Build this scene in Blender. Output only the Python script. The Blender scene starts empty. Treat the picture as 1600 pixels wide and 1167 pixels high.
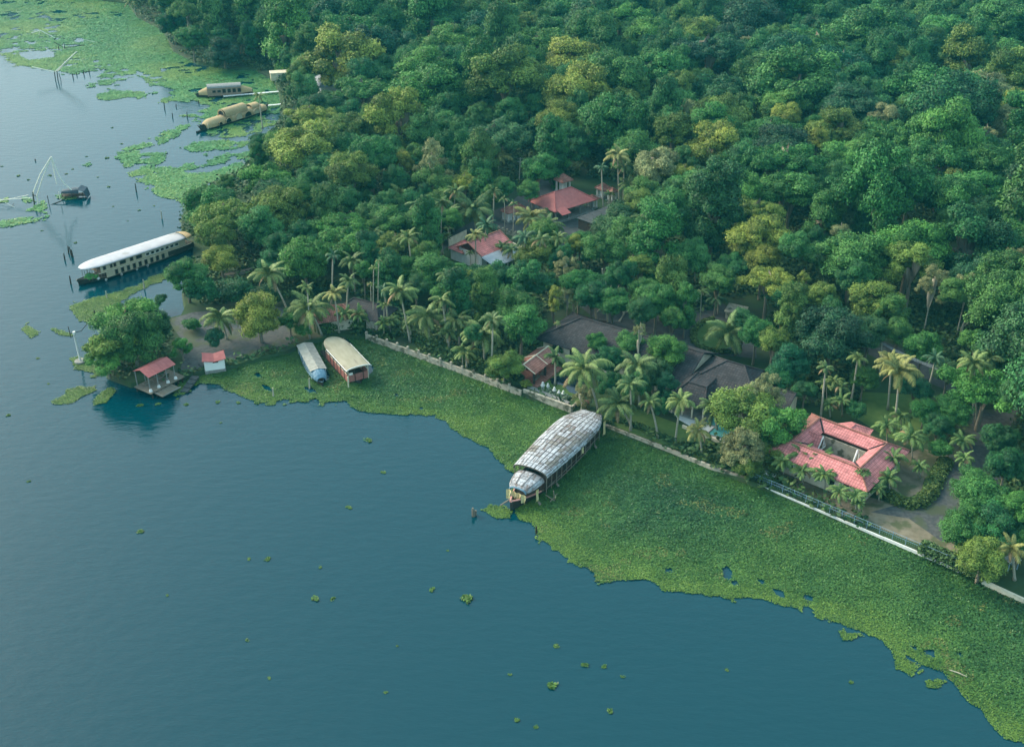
import bpy, math, random
import numpy as np
from mathutils import Vector

S = bpy.context.scene
COL = S.collection

# ------------------------------------------------------------------ camera, sky, sun, exposure
CAM_H, FPX, PITCH = 95.0, 1780.0, math.radians(29)
cam = bpy.data.objects.new('camera', bpy.data.cameras.new('camera'))
COL.objects.link(cam); S.camera = cam
cam.location = (0, 0, CAM_H); cam.rotation_euler = (math.radians(90) - PITCH, 0, 0)
cam.data.lens = 36 * FPX / 1600; cam.data.sensor_width = 36
cam.data.clip_start = 1; cam.data.clip_end = 6000

SUN_AZ, SUN_EL = math.radians(-60), math.radians(32)     # azimuth clockwise from +Y (into the picture)
W = bpy.data.worlds.new('World'); S.world = W; W.use_nodes = True
nt = W.node_tree
bg = nt.nodes['Background']
sky = nt.nodes.new('ShaderNodeTexSky'); sky.sky_type = 'NISHITA'; sky.sun_disc = False
sky.sun_elevation = SUN_EL; sky.sun_rotation = SUN_AZ
sky.air_density = 1.0; sky.dust_density = 5.0; sky.ozone_density = 2.0
mixs = nt.nodes.new('ShaderNodeMix'); mixs.data_type = 'RGBA'; mixs.inputs[0].default_value = 0.45
mixs.inputs[7].default_value = (4.2, 6.9, 7.5, 1)      # even overcast veil over the blue
nt.links.new(sky.outputs[0], mixs.inputs[6]); nt.links.new(mixs.outputs[2], bg.inputs[0])
bg.inputs[1].default_value = 0.15

sun = bpy.data.objects.new('sun', bpy.data.lights.new('sun', 'SUN')); COL.objects.link(sun)
sun.data.energy = 3.0; sun.data.angle = math.radians(35); sun.data.color = (1.0, 0.92, 0.72)
sd = Vector((math.sin(SUN_AZ) * math.cos(SUN_EL), math.cos(SUN_AZ) * math.cos(SUN_EL), math.sin(SUN_EL)))
sun.rotation_euler = sd.to_track_quat('Z', 'Y').to_euler()
S.view_settings.view_transform = 'Standard'; S.view_settings.look = 'None'
S.view_settings.exposure = 0.72; S.view_settings.gamma = 1.0; S.view_settings.use_curve_mapping = False
HAZE_DENSITY = 0.00016
S.cycles.volume_bounces = 0
S.cycles.max_bounces = 6; S.cycles.diffuse_bounces = 3; S.cycles.glossy_bounces = 2; S.cycles.transmission_bounces = 2

# ------------------------------------------------------------------ helpers
cP, sP = math.cos(PITCH), math.sin(PITCH)
def U(px, py, z=0.0):
    """ground-survey helper: where the photograph's pixel lies on the level z"""
    u, v = px - 800, py - 583.5
    k = (CAM_H - z) / (FPX * sP + v * cP)
    return (u * k, (FPX * cP - v * sP) * k, z)
def scale_at(py, z=0.0): return (FPX * sP + (py - 583.5) * cP) / (CAM_H - z)
def proj(x, y, z=0.0):
    dz = z - CAM_H
    d = y * cP - dz * sP
    return 800 + FPX * x / d, 583.5 - FPX * (y * sP + dz * cP) / d
def on_plane_y(px, py, Y):
    u, v = px - 800, py - 583.5
    k = Y / (FPX * cP - v * sP)
    return (u * k, Y, CAM_H - (FPX * sP + v * cP) * k)

def tag(o, label=None, cat=None, group=None, kind=None):
    if label: o['label'] = label
    if cat: o['category'] = cat
    if group: o['group'] = group
    if kind: o['kind'] = kind
    return o
def thing(name, loc, rotz=0.0, label=None, cat=None, group=None):
    o = bpy.data.objects.new(name, None); COL.objects.link(o)
    o.location = loc; o.rotation_euler = (0, 0, rotz); o.empty_display_size = 0.5
    return tag(o, label, cat, group)
def inst(name, mesh, parent=None, loc=(0, 0, 0), rot=(0, 0, 0), scale=(1, 1, 1)):
    o = bpy.data.objects.new(name, mesh); COL.objects.link(o)
    if parent: o.parent = parent
    o.location = loc; o.rotation_euler = rot; o.scale = scale
    return o
def copy_thing(root, loc, rotz):
    r = root.copy(); COL.objects.link(r); r.location = loc; r.rotation_euler = (0, 0, rotz)
    for ch in list(root.children):
        c = ch.copy(); COL.objects.link(c); c.parent = r
        for g in list(ch.children):
            d = g.copy(); COL.objects.link(d); d.parent = c
    return r

class MB:
    def __init__(s): s.v = []; s.f = []; s.m = []
    def face(s, pts, m=0):
        i = len(s.v); s.v += [tuple(p) for p in pts]; s.f.append(tuple(range(i, i + len(pts)))); s.m.append(m)
    def box(s, x, y, z, sx, sy, sz, rz=0, m=0):
        c, n = math.cos(rz), math.sin(rz); i = len(s.v)
        for dz in (-.5, .5):
            for dx, dy in ((-.5, -.5), (.5, -.5), (.5, .5), (-.5, .5)):
                a, b = dx * sx, dy * sy
                s.v.append((x + a * c - b * n, y + a * n + b * c, z + dz * sz))
        for q in ((0, 3, 2, 1), (4, 5, 6, 7), (0, 1, 5, 4), (1, 2, 6, 5), (2, 3, 7, 6), (3, 0, 4, 7)):
            s.f.append(tuple(i + k for k in q)); s.m.append(m)
        return s
    def tube(s, pts, rad, n=6, m=0, cap=True):
        pts = [Vector(p) for p in pts]
        if not hasattr(rad, '__len__'): rad = [rad] * len(pts)
        rings = []
        for k, p in enumerate(pts):
            d = (pts[min(k + 1, len(pts) - 1)] - pts[max(k - 1, 0)]).normalized()
            a = d.cross(Vector((0, 0, 1)) if abs(d.z) < .9 else Vector((1, 0, 0))).normalized(); b = d.cross(a)
            i = len(s.v); rings.append(i)
            for j in range(n):
                t = 2 * math.pi * j / n
                s.v.append(tuple(p + (a * math.cos(t) + b * math.sin(t)) * rad[k]))
        for r0, r1 in zip(rings, rings[1:]):
            for j in range(n):
                s.f.append((r0 + j, r0 + (j + 1) % n, r1 + (j + 1) % n, r1 + j)); s.m.append(m)
        if cap:
            s.f.append(tuple(rings[-1] + j for j in range(n))); s.m.append(m)
            s.f.append(tuple(rings[0] + n - 1 - j for j in range(n))); s.m.append(m)
        return s
    def loft(s, secs, m=0, close=False, caps=True):
        i0 = len(s.v); n = len(secs[0])
        for sec in secs: s.v += [tuple(p) for p in sec]
        for a in range(len(secs) - 1):
            for j in range(n if close else n - 1):
                k = (j + 1) % n
                s.f.append((i0 + a * n + j, i0 + a * n + k, i0 + (a + 1) * n + k, i0 + (a + 1) * n + j)); s.m.append(m)
        if close and caps:
            s.f.append(tuple(i0 + j for j in range(n))[::-1]); s.m.append(m)
            s.f.append(tuple(i0 + (len(secs) - 1) * n + j for j in range(n))); s.m.append(m)
        return s
    def slab(s, pts, th, m=0):
        """polygon with thickness th below it"""
        pts = [Vector(p) for p in pts]; lo = [p - Vector((0, 0, th)) for p in pts]
        s.face(pts, m); s.face(lo[::-1], m)
        for a in range(len(pts)):
            b = (a + 1) % len(pts); s.face((pts[a], lo[a], lo[b], pts[b]), m)
        return s
    def mesh(s, name, mats, smooth=False):
        me = bpy.data.meshes.new(name); me.from_pydata(s.v, [], s.f)
        if not isinstance(mats, (list, tuple)): mats = [mats]
        for mt in mats: me.materials.append(mt)
        me.polygons.foreach_set('material_index', s.m)
        if smooth: me.polygons.foreach_set('use_smooth', [True] * len(s.f))
        uv = me.uv_layers.new(name='UVMap').data
        for p in me.polygons:                                   # metre-true uv: u level, v down the slope
            n = p.normal
            t = Vector((0, 0, 1)).cross(n)
            t = t.normalized() if t.length > 1e-3 else Vector((1, 0, 0))
            w = n.cross(t)
            for li in p.loop_indices:
                co = me.vertices[me.loops[li].vertex_index].co
                uv[li].uv = (co.dot(t), co.dot(w))
        return me
    def build(s, name, mats, parent=None, smooth=False, loc=(0, 0, 0), rot=(0, 0, 0)):
        return inst(name, s.mesh(name, mats, smooth), parent, loc, rot)

def npmesh(name, co, quads, mat, attrs=None, smooth=False, tris=None):
    me = bpy.data.meshes.new(name)
    nv = len(co); nq = 0 if quads is None else len(quads); ntz = 0 if tris is None else len(tris)
    me.vertices.add(nv); me.vertices.foreach_set('co', np.asarray(co, np.float32).ravel())
    li = []; ls = []; tot = 0
    if nq: li.append(np.asarray(quads, np.int32).ravel()); ls.append(np.arange(nq) * 4)
    if ntz: li.append(np.asarray(tris, np.int32).ravel()); ls.append(nq * 4 + np.arange(ntz) * 3)
    li = np.concatenate(li); ls = np.concatenate(ls)
    me.loops.add(len(li)); me.loops.foreach_set('vertex_index', li.astype(np.int32))
    me.polygons.add(len(ls)); me.polygons.foreach_set('loop_start', ls.astype(np.int32))
    if smooth: me.polygons.foreach_set('use_smooth', np.ones(len(ls), bool))
    me.update(calc_edges=True)
    me.materials.append(mat)
    for k, v in (attrs or {}).items():
        at = me.attributes.new(k, 'FLOAT', 'FACE'); at.data.foreach_set('value', np.asarray(v, np.float32))
    return me

# ------------------------------------------------------------------ materials
MATS = {}
def M(name, c1, c2=None, scale=3.0, rough=0.8, bump=0.0, detail=4, metal=0.0, spec=0.3, c3=None, s3=0.5, t3=0.62, coord='Object', stretch=None):
    if name in MATS: return MATS[name]
    m = bpy.data.materials.new(name); m.use_nodes = True; MATS[name] = m
    t = m.node_tree; b = t.nodes['Principled BSDF']
    b.inputs['Roughness'].default_value = rough; b.inputs['Metallic'].default_value = metal
    b.inputs['Specular IOR Level'].default_value = spec
    b.inputs['Base Color'].default_value = (*c1, 1)
    if c2 or bump:
        tc = t.nodes.new('ShaderNodeTexCoord'); nz = t.nodes.new('ShaderNodeTexNoise')
        src = tc.outputs[coord]
        if stretch:
            mp = t.nodes.new('ShaderNodeMapping'); mp.inputs['Scale'].default_value = stretch
            t.links.new(src, mp.inputs[0]); src = mp.outputs[0]
        nz.inputs['Scale'].default_value = scale; nz.inputs['Detail'].default_value = detail
        t.links.new(src, nz.inputs['Vector'])
        col = None
        if c2:
            r = t.nodes.new('ShaderNodeValToRGB'); r.color_ramp.elements[0].position = .35; r.color_ramp.elements[1].position = .65
            r.color_ramp.elements[0].color = (*c1, 1); r.color_ramp.elements[1].color = (*c2, 1)
            t.links.new(nz.outputs[0], r.inputs[0]); col = r.outputs[0]
        if c3:
            n3 = t.nodes.new('ShaderNodeTexNoise'); n3.inputs['Scale'].default_value = s3; n3.inputs['Detail'].default_value = 6
            t.links.new(src, n3.inputs['Vector'])
            r3 = t.nodes.new('ShaderNodeValToRGB'); r3.color_ramp.elements[0].position = t3 - .04; r3.color_ramp.elements[1].position = t3 + .04
            t.links.new(n3.outputs[0], r3.inputs[0])
            mx = t.nodes.new('ShaderNodeMix'); mx.data_type = 'RGBA'; mx.inputs[7].default_value = (*c3, 1)
            t.links.new(r3.outputs[0], mx.inputs[0]); t.links.new(col, mx.inputs[6]); col = mx.outputs[2]
        if col: t.links.new(col, b.inputs['Base Color'])
        if bump:
            bp = t.nodes.new('ShaderNodeBump'); bp.inputs['Strength'].default_value = bump; bp.inputs['Distance'].default_value = .1
            t.links.new(nz.outputs[0], bp.inputs['Height']); t.links.new(bp.outputs[0], b.inputs['Normal'])
    return m

def tile_mat(name, ca, cb, cm, cd, w=.34, h=.42, moss=.6, bump=.6):
    """clay tiles: brick pattern in metre uv, mossy blotches"""
    m = bpy.data.materials.new(name); m.use_nodes = True; MATS[name] = m
    t = m.node_tree; b = t.nodes['Principled BSDF']; b.inputs['Roughness'].default_value = .75
    b.inputs['Specular IOR Level'].default_value = .3
    uv = t.nodes.new('ShaderNodeUVMap'); br = t.nodes.new('ShaderNodeTexBrick')
    br.inputs['Scale'].default_value = 1; br.inputs['Brick Width'].default_value = w; br.inputs['Row Height'].default_value = h
    br.inputs['Mortar Size'].default_value = .035; br.inputs['Mortar Smooth'].default_value = .5
    br.offset = 0.0
    br.inputs['Color1'].default_value = (*ca, 1); br.inputs['Color2'].default_value = (*cb, 1); br.inputs['Mortar'].default_value = (*cm, 1)
    t.links.new(uv.outputs[0], br.inputs['Vector'])
    tc = t.nodes.new('ShaderNodeTexCoord'); nz = t.nodes.new('ShaderNodeTexNoise'); nz.inputs['Scale'].default_value = .55; nz.inputs['Detail'].default_value = 8
    nz.inputs['Roughness'].default_value = .7
    t.links.new(tc.outputs['Object'], nz.inputs['Vector'])
    r = t.nodes.new('ShaderNodeValToRGB'); r.color_ramp.elements[0].position = moss; r.color_ramp.elements[1].position = moss + .1
    t.links.new(nz.outputs[0], r.inputs[0])
    n2 = t.nodes.new('ShaderNodeTexNoise'); n2.inputs['Scale'].default_value = .9; n2.inputs['Detail'].default_value = 3
    t.links.new(tc.outputs['Object'], n2.inputs['Vector'])
    hs = t.nodes.new('ShaderNodeHueSaturation'); mr = t.nodes.new('ShaderNodeMapRange')
    mr.inputs[1].default_value = .3; mr.inputs[2].default_value = .7; mr.inputs[3].default_value = .75; mr.inputs[4].default_value = 1.25
    t.links.new(n2.outputs[0], mr.inputs[0]); t.links.new(mr.outputs[0], hs.inputs['Value']); t.links.new(br.outputs[0], hs.inputs['Color'])
    mx = t.nodes.new('ShaderNodeMix'); mx.data_type = 'RGBA'; mx.inputs[7].default_value = (*cd, 1)
    t.links.new(r.outputs[0], mx.inputs[0]); t.links.new(hs.outputs[0], mx.inputs[6]); t.links.new(mx.outputs[2], b.inputs['Base Color'])
    bp = t.nodes.new('ShaderNodeBump'); bp.inputs['Strength'].default_value = bump; bp.inputs['Distance'].default_value = .06; bp.invert = True
    t.links.new(br.outputs['Fac'], bp.inputs['Height']); t.links.new(bp.outputs[0], b.inputs['Normal'])
    return m

def leaf_mat(name, stops, tone=.55, rough=.6, use_obj=True, zone=False):
    """foliage: hue from object (or random), brightness per leaf"""
    m = bpy.data.materials.new(name); m.use_nodes = True; MATS[name] = m
    t = m.node_tree; b = t.nodes['Principled BSDF']; b.inputs['Roughness'].default_value = rough
    b.inputs['Specular IOR Level'].default_value = .25
    oi = t.nodes.new('ShaderNodeObjectInfo')
    r = t.nodes.new('ShaderNodeValToRGB'); cr = r.color_ramp
    while len(cr.elements) < len(stops): cr.elements.new(.5)
    for e, (p, c) in zip(cr.elements, stops): e.position = p; e.color = (*c, 1)
    if zone:
        za = t.nodes.new('ShaderNodeAttribute'); za.attribute_name = 'zone'; t.links.new(za.outputs['Fac'], r.inputs[0])
    else: t.links.new(oi.outputs['Random'], r.inputs[0])
    col = r.outputs[0]
    if use_obj:
        mx = t.nodes.new('ShaderNodeMix'); mx.data_type = 'RGBA'
        t.links.new(oi.outputs['Alpha'], mx.inputs[0]); t.links.new(col, mx.inputs[6]); t.links.new(oi.outputs['Color'], mx.inputs[7]); col = mx.outputs[2]
    at = t.nodes.new('ShaderNodeAttribute'); at.attribute_name = 'tone'
    hs = t.nodes.new('ShaderNodeHueSaturation'); mr = t.nodes.new('ShaderNodeMapRange')
    mr.inputs[3].default_value = 1 - tone; mr.inputs[4].default_value = 1 + tone
    t.links.new(at.outputs['Fac'], mr.inputs[0]); t.links.new(mr.outputs[0], hs.inputs['Value'])
    mh = t.nodes.new('ShaderNodeMapRange'); mh.inputs[3].default_value = .515; mh.inputs[4].default_value = .48
    t.links.new(at.outputs['Fac'], mh.inputs[0]); t.links.new(mh.outputs[0], hs.inputs['Hue'])
    t.links.new(col, hs.inputs['Color']); t.links.new(hs.outputs[0], b.inputs['Base Color'])
    return m

# noise on numpy arrays
def vnoise(x, y, sc, seed=0):
    x = np.asarray(x) / sc; y = np.asarray(y) / sc
    rg = np.random.RandomState(seed); g = rg.rand(256, 256)
    xi = np.floor(x).astype(int); yi = np.floor(y).astype(int); fx = x - xi; fy = y - yi
    fx = fx * fx * (3 - 2 * fx); fy = fy * fy * (3 - 2 * fy)
    a = g[xi % 256, yi % 256]; b = g[(xi + 1) % 256, yi % 256]; c = g[xi % 256, (yi + 1) % 256]; d = g[(xi + 1) % 256, (yi + 1) % 256]
    return (a * (1 - fx) + b * fx) * (1 - fy) + (c * (1 - fx) + d * fx) * fy
def fnoise(x, y, sc, seed=0, oct=3):
    return sum(vnoise(x, y, sc / 2 ** k, seed + k) / 2 ** k for k in range(oct)) / sum(1 / 2 ** k for k in range(oct))
def inpoly(x, y, poly):
    ins = np.zeros(np.shape(x), bool); n = len(poly)
    for i in range(n):
        x0, y0 = poly[i][:2]; x1, y1 = poly[(i + 1) % n][:2]
        if y0 == y1: continue
        ins ^= ((y0 > y) != (y1 > y)) & (x < (x1 - x0) * (y - y0) / (y1 - y0) + x0)
    return ins

# ------------------------------------------------------------------ the setting
GZ = 0.8     # height of the land above the water
LAND_PX = [(-300, -60), (60, -14), (200, 4), (215, 25), (255, 45), (272, 78), (310, 98), (350, 104), (400, 108), (428, 122), (438, 150),
    (440, 178), (425, 205), (402, 225), (394, 245), (370, 270), (330, 287), (297, 310), (285, 335), (285, 358), (303, 378), (303, 402),
    (292, 428), (286, 455), (290, 478), (283, 492), (262, 497), (240, 488), (215, 500), (180, 530), (160, 562), (170, 585), (205, 598), (268, 592),
    (300, 585), (318, 578), (354, 574), (400, 560), (450, 547), (478, 534), (530, 522), (560, 524), (573, 522), (740, 583), (815, 613), (893, 638),
    (945, 664), (1050, 704), (1110, 728), (1175, 752), (1215, 768), (1500, 888), (1600, 936), (1800, 1022), (2300, 1180)]
LAND = [U(x, y, GZ)[:2] for x, y in LAND_PX] + [(500, 60), (1400, 400), (1400, 1500), (-1400, 1500), (-1400, 620)]
# water
wm = bpy.data.materials.new('water'); wm.use_nodes = True
t = wm.node_tree; b = t.nodes['Principled BSDF']
b.inputs['Base Color'].default_value = (0.0, 0.038, 0.054, 1); b.inputs['Roughness'].default_value = .06; b.inputs['IOR'].default_value = 1.44
tc = t.nodes.new('ShaderNodeTexCoord'); prev = None
for sc, st, dist, str_ in ((0.45, (.8, 1.8, 1), .5, .12), (2.2, (.8, 2.0, 1), .08, .17), (0.06, (1, 1.3, 1), 1.0, .05)):
    mp = t.nodes.new('ShaderNodeMapping'); mp.inputs['Scale'].default_value = st; mp.inputs['Rotation'].default_value = (0, 0, .25)
    nz = t.nodes.new('ShaderNodeTexNoise'); nz.inputs['Scale'].default_value = sc; nz.inputs['Detail'].default_value = 3
    t.links.new(tc.outputs['Object'], mp.inputs[0]); t.links.new(mp.outputs[0], nz.inputs[0])
    bp = t.nodes.new('ShaderNodeBump'); bp.inputs['Strength'].default_value = str_; bp.inputs['Distance'].default_value = dist
    t.links.new(nz.outputs[0], bp.inputs['Height'])
    if prev: t.links.new(prev.outputs[0], bp.inputs['Normal'])
    prev = bp
t.links.new(prev.outputs[0], b.inputs['Normal'])
mb = MB(); mb.face([(-1500, -400, 0), (1500, -400, 0), (1500, 1600, 0), (-1500, 1600, 0)])
tag(mb.build('water', wm), 'calm blue green lagoon water', None, None, 'structure')

# land
soil = M('soil', (.024, .05, .022), (.042, .058, .03), scale=.35, rough=.95, bump=.3, c3=(.035, .07, .025), s3=.12, t3=.5)
def ground_sheet(name, pts, z, mat, skirt=0.0, label=None, kind='structure', sub=None):
    from mathutils.geometry import tessellate_polygon
    P = [Vector((x, y, 0)) for x, y in pts]
    mb = MB(); tr = tessellate_polygon([P]); mb.v = [(x, y, z) for x, y in pts]
    for q in tr:
        a, b_, c = (P[k] for k in q)
        if (b_ - a).cross(c - a).z < 0: q = (q[0], q[2], q[1])
        mb.f.append(tuple(q)); mb.m.append(0)
    if skirt:
        n = len(pts); i = len(mb.v)
        ar = sum(pts[k][0] * pts[(k + 1) % n][1] - pts[(k + 1) % n][0] * pts[k][1] for k in range(n)); sg = 1 if ar > 0 else -1
        for k in range(n):
            p, q, r = Vector(pts[k - 1]), Vector(pts[k]), Vector(pts[(k + 1) % n])
            d = (r - p).normalized(); o = Vector((d.y, -d.x)) * sg * skirt * .45
            mb.v.append((q.x + o.x, q.y + o.y, z - skirt))
        for k in range(n):
            k2 = (k + 1) % n; f = (k, i + k, i + k2, k2)
            mb.f.append(f if sg > 0 else f[::-1]); mb.m.append(0)
    o = mb.build(name, mat); tag(o, label, None, None, kind); return o
ground_sheet('ground', LAND, GZ, soil, 1.3, 'dark leaf covered soil of the wooded shore')
def sheet_px(name, px, lev, mat, label): return ground_sheet(name, [U(x, y, GZ)[:2] for x, y in px], GZ + lev * .005, mat, 0, label)
gravel = M('gravel', (.055, .062, .066), (.10, .102, .10), scale=1.6, rough=.95, bump=.4, detail=8, c3=(.07, .085, .05), s3=.25, t3=.58)
asphalt = M('asphalt', (.05, .055, .06), (.075, .078, .08), scale=1.0, rough=.9, bump=.2)
dirt = M('dirt', (.15, .13, .09), (.23, .195, .14), scale=.8, rough=.95, bump=.4, detail=8, c3=(.09, .10, .05), s3=.3, t3=.55)
lawn = M('lawn', (.07, .13, .03), (.10, .16, .04), scale=.9, rough=.9, bump=.6, detail=8)
sheet_px('gravel_plot', [(262, 500), (300, 488), (380, 482), (440, 480), (455, 500), (470, 525), (450, 541), (400, 553), (352, 566), (322, 571), (300, 580), (282, 578), (290, 540)], 1, gravel, 'grey gravel yard by the landing stage')
sheet_px('dirt_yard', [(440, 480), (560, 470), (576, 512), (530, 519), (462, 536)], 2, M('grassy_dirt', (.05, .08, .03), (.09, .085, .055), scale=.8, rough=.95, bump=.4, detail=8), 'patchy grass behind the moored boats')  # ground colour is low grass mixed with bare dirt
sheet_px('dirt_yard', [(1185, 742), (1230, 735), (1340, 772), (1372, 780), (1420, 796), (1490, 800), (1510, 850), (1490, 872), (1350, 815), (1210, 757)], 1, dirt, 'bare brown yard inside the waterside railing')
sheet_px('gravel_drive', [(1360, 800), (1440, 778), (1468, 740), (1488, 680), (1505, 640), (1590, 640), (1580, 700), (1560, 760), (1530, 800), (1515, 850), (1470, 845), (1420, 810)], 2, gravel, 'rutted gravel drive beside the red roofed house')
sheet_px('garden_plot', [(1385, 735), (1410, 712), (1440, 700), (1482, 712), (1462, 760), (1430, 785), (1390, 772)], 3, dirt, 'dry garden plot ringed by hedge')
sheet_px('lawn', [(1345, 612), (1450, 618), (1460, 670), (1440, 700), (1380, 680), (1340, 655)], 1, lawn, 'lawn behind the red roofed house')
sheet_px('garden_lawn', [(818, 604), (868, 566), (925, 600), (905, 632), (893, 630), (850, 614)], 2, lawn, 'small lawn beside the tiled gazebo')
sheet_px('shore_lawn', [(925, 645), (1000, 640), (1075, 668), (1120, 695), (1108, 722), (1048, 700), (946, 660)], 2, lawn, 'grass strip behind the low cream wall')
sheet_px('driveway', [(905, 478), (960, 455), (1040, 500), (1075, 505), (1105, 545), (1095, 552), (1005, 520), (930, 498)], 1, asphalt, 'dark driveway behind the tiled house')
sheet_px('driveway', [(1060, 470), (1120, 470), (1180, 500), (1182, 560), (1100, 552), (1078, 520)], 2, asphalt, 'dark turning circle of the driveway')
sheet_px('round_lawn', [(1088, 515), (1100, 503), (1125, 500), (1150, 510), (1150, 540), (1125, 548), (1100, 541), (1087, 530)], 3, lawn, 'round lawn inside the turning circle')
sheet_px('road', [(650, 395), (728, 352), (800, 315), (838, 280), (875, 282), (860, 330), (905, 345), (990, 322), (1000, 340), (930, 372), (880, 395), (820, 372), (760, 352), (700, 385), (660, 420)], 1, asphalt, 'dark lane through the hamlet')
sheet_px('road', [(1345, 520), (1400, 540), (1500, 590), (1520, 620), (1480, 610), (1400, 575), (1340, 545)], 1, asphalt, 'dark lane below the overhead wires')
pondm = M('pond_water', (.01, .02, .03), rough=.08, spec=.6)
sheet_px('garden_pond', [(859, 592), (880, 585), (912, 596), (918, 606), (906, 618), (890, 613), (880, 602), (862, 600)], 4, pondm, 'dark garden pond beside the lawn')

# haze
hz = bpy.data.materials.new('haze'); hz.use_nodes = True; t = hz.node_tree
t.nodes.remove(t.nodes['Principled BSDF'])
pv = t.nodes.new('ShaderNodeVolumePrincipled'); pv.inputs['Color'].default_value = (.08, .62, .76, 1); pv.inputs['Density'].default_value = HAZE_DENSITY
pv.inputs['Anisotropy'].default_value = 0.0
t.links.new(pv.outputs[0], t.nodes['Material Output'].inputs['Volume'])
mb = MB(); mb.box(0, 600, 47, 3300, 2300, 102)
tag(mb.build('haze', hz), 'thin blue green evening haze', None, None, 'stuff')
# ------------------------------------------------------------------ floating water plants
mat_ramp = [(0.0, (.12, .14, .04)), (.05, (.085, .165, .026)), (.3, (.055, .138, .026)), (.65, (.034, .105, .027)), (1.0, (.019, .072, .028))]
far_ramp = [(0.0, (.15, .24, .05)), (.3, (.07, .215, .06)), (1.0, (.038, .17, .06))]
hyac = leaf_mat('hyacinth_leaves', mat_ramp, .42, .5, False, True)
hyac_far = leaf_mat('weed_leaves', far_ramp, .28, .5, False, True)
hyac_base = M('hyacinth_base', (.03, .08, .03), (.055, .12, .035), scale=1.2, rough=.9)
MATS_PX = {
 'near': [[(262, 612), (275, 600), (300, 585), (318, 574), (354, 572), (400, 556), (450, 540), (478, 530), (530, 518), (560, 518), (573, 518), (740, 580), (815, 610), (893, 636), (945, 660), (1050, 700), (1110, 724), (1175, 748), (1215, 764), (1500, 886), (1600, 934), (1800, 1020), (2000, 1100),
   (2000, 1420), (1800, 1330), (1700, 1230), (1640, 1175), (1600, 1158), (1572, 1150), (1550, 1130), (1540, 1112), (1500, 1085), (1478, 1062), (1462, 1045), (1432, 1040), (1420, 1062), (1396, 1048), (1392, 1020), (1384, 1002), (1350, 988), (1310, 972), (1255, 955), (1200, 940), (1120, 932), (1060, 926), (1035, 924), (1000, 907), (960, 910), (928, 905), (915, 884), (880, 860), (858, 845), (835, 822), (812, 815), (800, 795), (800, 760), (798, 745), (788, 733), (776, 716), (760, 700), (740, 690), (716, 680), (700, 668), (690, 654), (665, 653), (640, 648), (605, 650), (570, 645), (548, 632), (520, 622), (470, 630), (445, 624), (400, 628), (370, 620), (345, 600), (325, 600), (308, 604), (285, 608)],
   [(1305, 985), (1316, 980), (1320, 990), (1345, 990), (1348, 996), (1325, 1002), (1312, 998)],
   [(1440, 1070), (1460, 1062), (1478, 1066), (1470, 1076), (1445, 1077)],
   [(745, 797), (765, 792), (785, 796), (800, 800), (800, 812), (780, 812), (762, 803)],
   [(85, 625), (105, 612), (128, 604), (150, 605), (145, 614), (125, 622), (108, 630), (88, 630)],
   [(140, 630), (160, 615), (178, 608), (186, 612), (172, 628), (150, 636)],
   [(112, 560), (150, 562), (215, 590), (216, 596), (200, 594), (155, 585), (120, 580)],
   [(110, 490), (118, 482), (145, 470), (175, 460), (200, 446), (235, 432), (262, 418), (300, 398), (303, 425), (290, 432), (262, 440), (240, 445), (230, 452), (205, 460), (190, 470), (170, 485), (160, 500), (140, 502), (120, 500)],
   [(33, 517), (45, 512), (57, 517), (56, 525), (44, 528), (34, 523)],
   [(75, 520), (92, 516), (118, 518), (116, 524), (95, 524)],
  ],
 'far': [[(-260, 60), (0, 82), (12, 92), (32, 102), (60, 106), (90, 112), (118, 116), (140, 114), (165, 112), (150, 122), (160, 133), (178, 130), (190, 126), (210, 120), (225, 128), (240, 134), (275, 142), (260, 148), (280, 155), (310, 158), (328, 166), (318, 178), (322, 196), (318, 200), (322, 208), (338, 212), (355, 215), (400, 208), (450, 190), (455, 130), (420, 90), (300, 90), (250, 20), (190, -8), (40, -30), (-400, -70)],
   [(155, 148), (178, 142), (200, 140), (228, 145), (232, 152), (215, 156), (190, 153), (170, 158), (157, 155)],
   [(178, 238), (200, 238), (225, 240), (262, 238), (258, 252), (270, 262), (300, 255), (310, 262), (330, 255), (370, 250), (390, 240), (410, 246), (370, 272), (330, 288), (290, 320), (270, 312), (242, 308), (236, 300), (242, 288), (225, 286), (205, 280), (198, 268), (186, 262), (192, 252), (180, 247)],
   [(242, 216), (255, 208), (275, 202), (298, 192), (298, 200), (278, 212), (255, 220), (246, 228)], [(190, 234), (210, 228), (240, 226), (225, 234), (200, 238)],
   [(288, 230), (300, 222), (330, 220), (352, 220), (388, 220), (386, 230), (362, 232), (340, 234), (320, 236), (300, 238)],
   [(275, 188), (295, 182), (318, 180), (316, 192), (295, 190)], [(320, 250), (345, 244), (390, 240), (385, 248), (335, 258)], [(125, 260), (138, 252), (142, 258), (130, 263)],
   [(0, 346), (25, 342), (55, 334), (72, 328), (80, 336), (78, 344), (50, 350), (20, 356), (-30, 358), (-30, 350)], [(48, 328), (62, 320), (74, 316), (78, 326), (60, 330)],
   [(84, 308), (95, 303), (118, 305), (118, 312), (98, 314)], [(34, 314), (50, 310), (52, 317), (40, 319)], [(0, 312), (14, 309), (12, 317), (-20, 318), (-20, 313)],
   [(250, 155), (268, 152), (298, 156), (290, 160), (258, 160)], [(140, 134), (153, 131), (155, 137), (143, 138)]],
}
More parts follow.
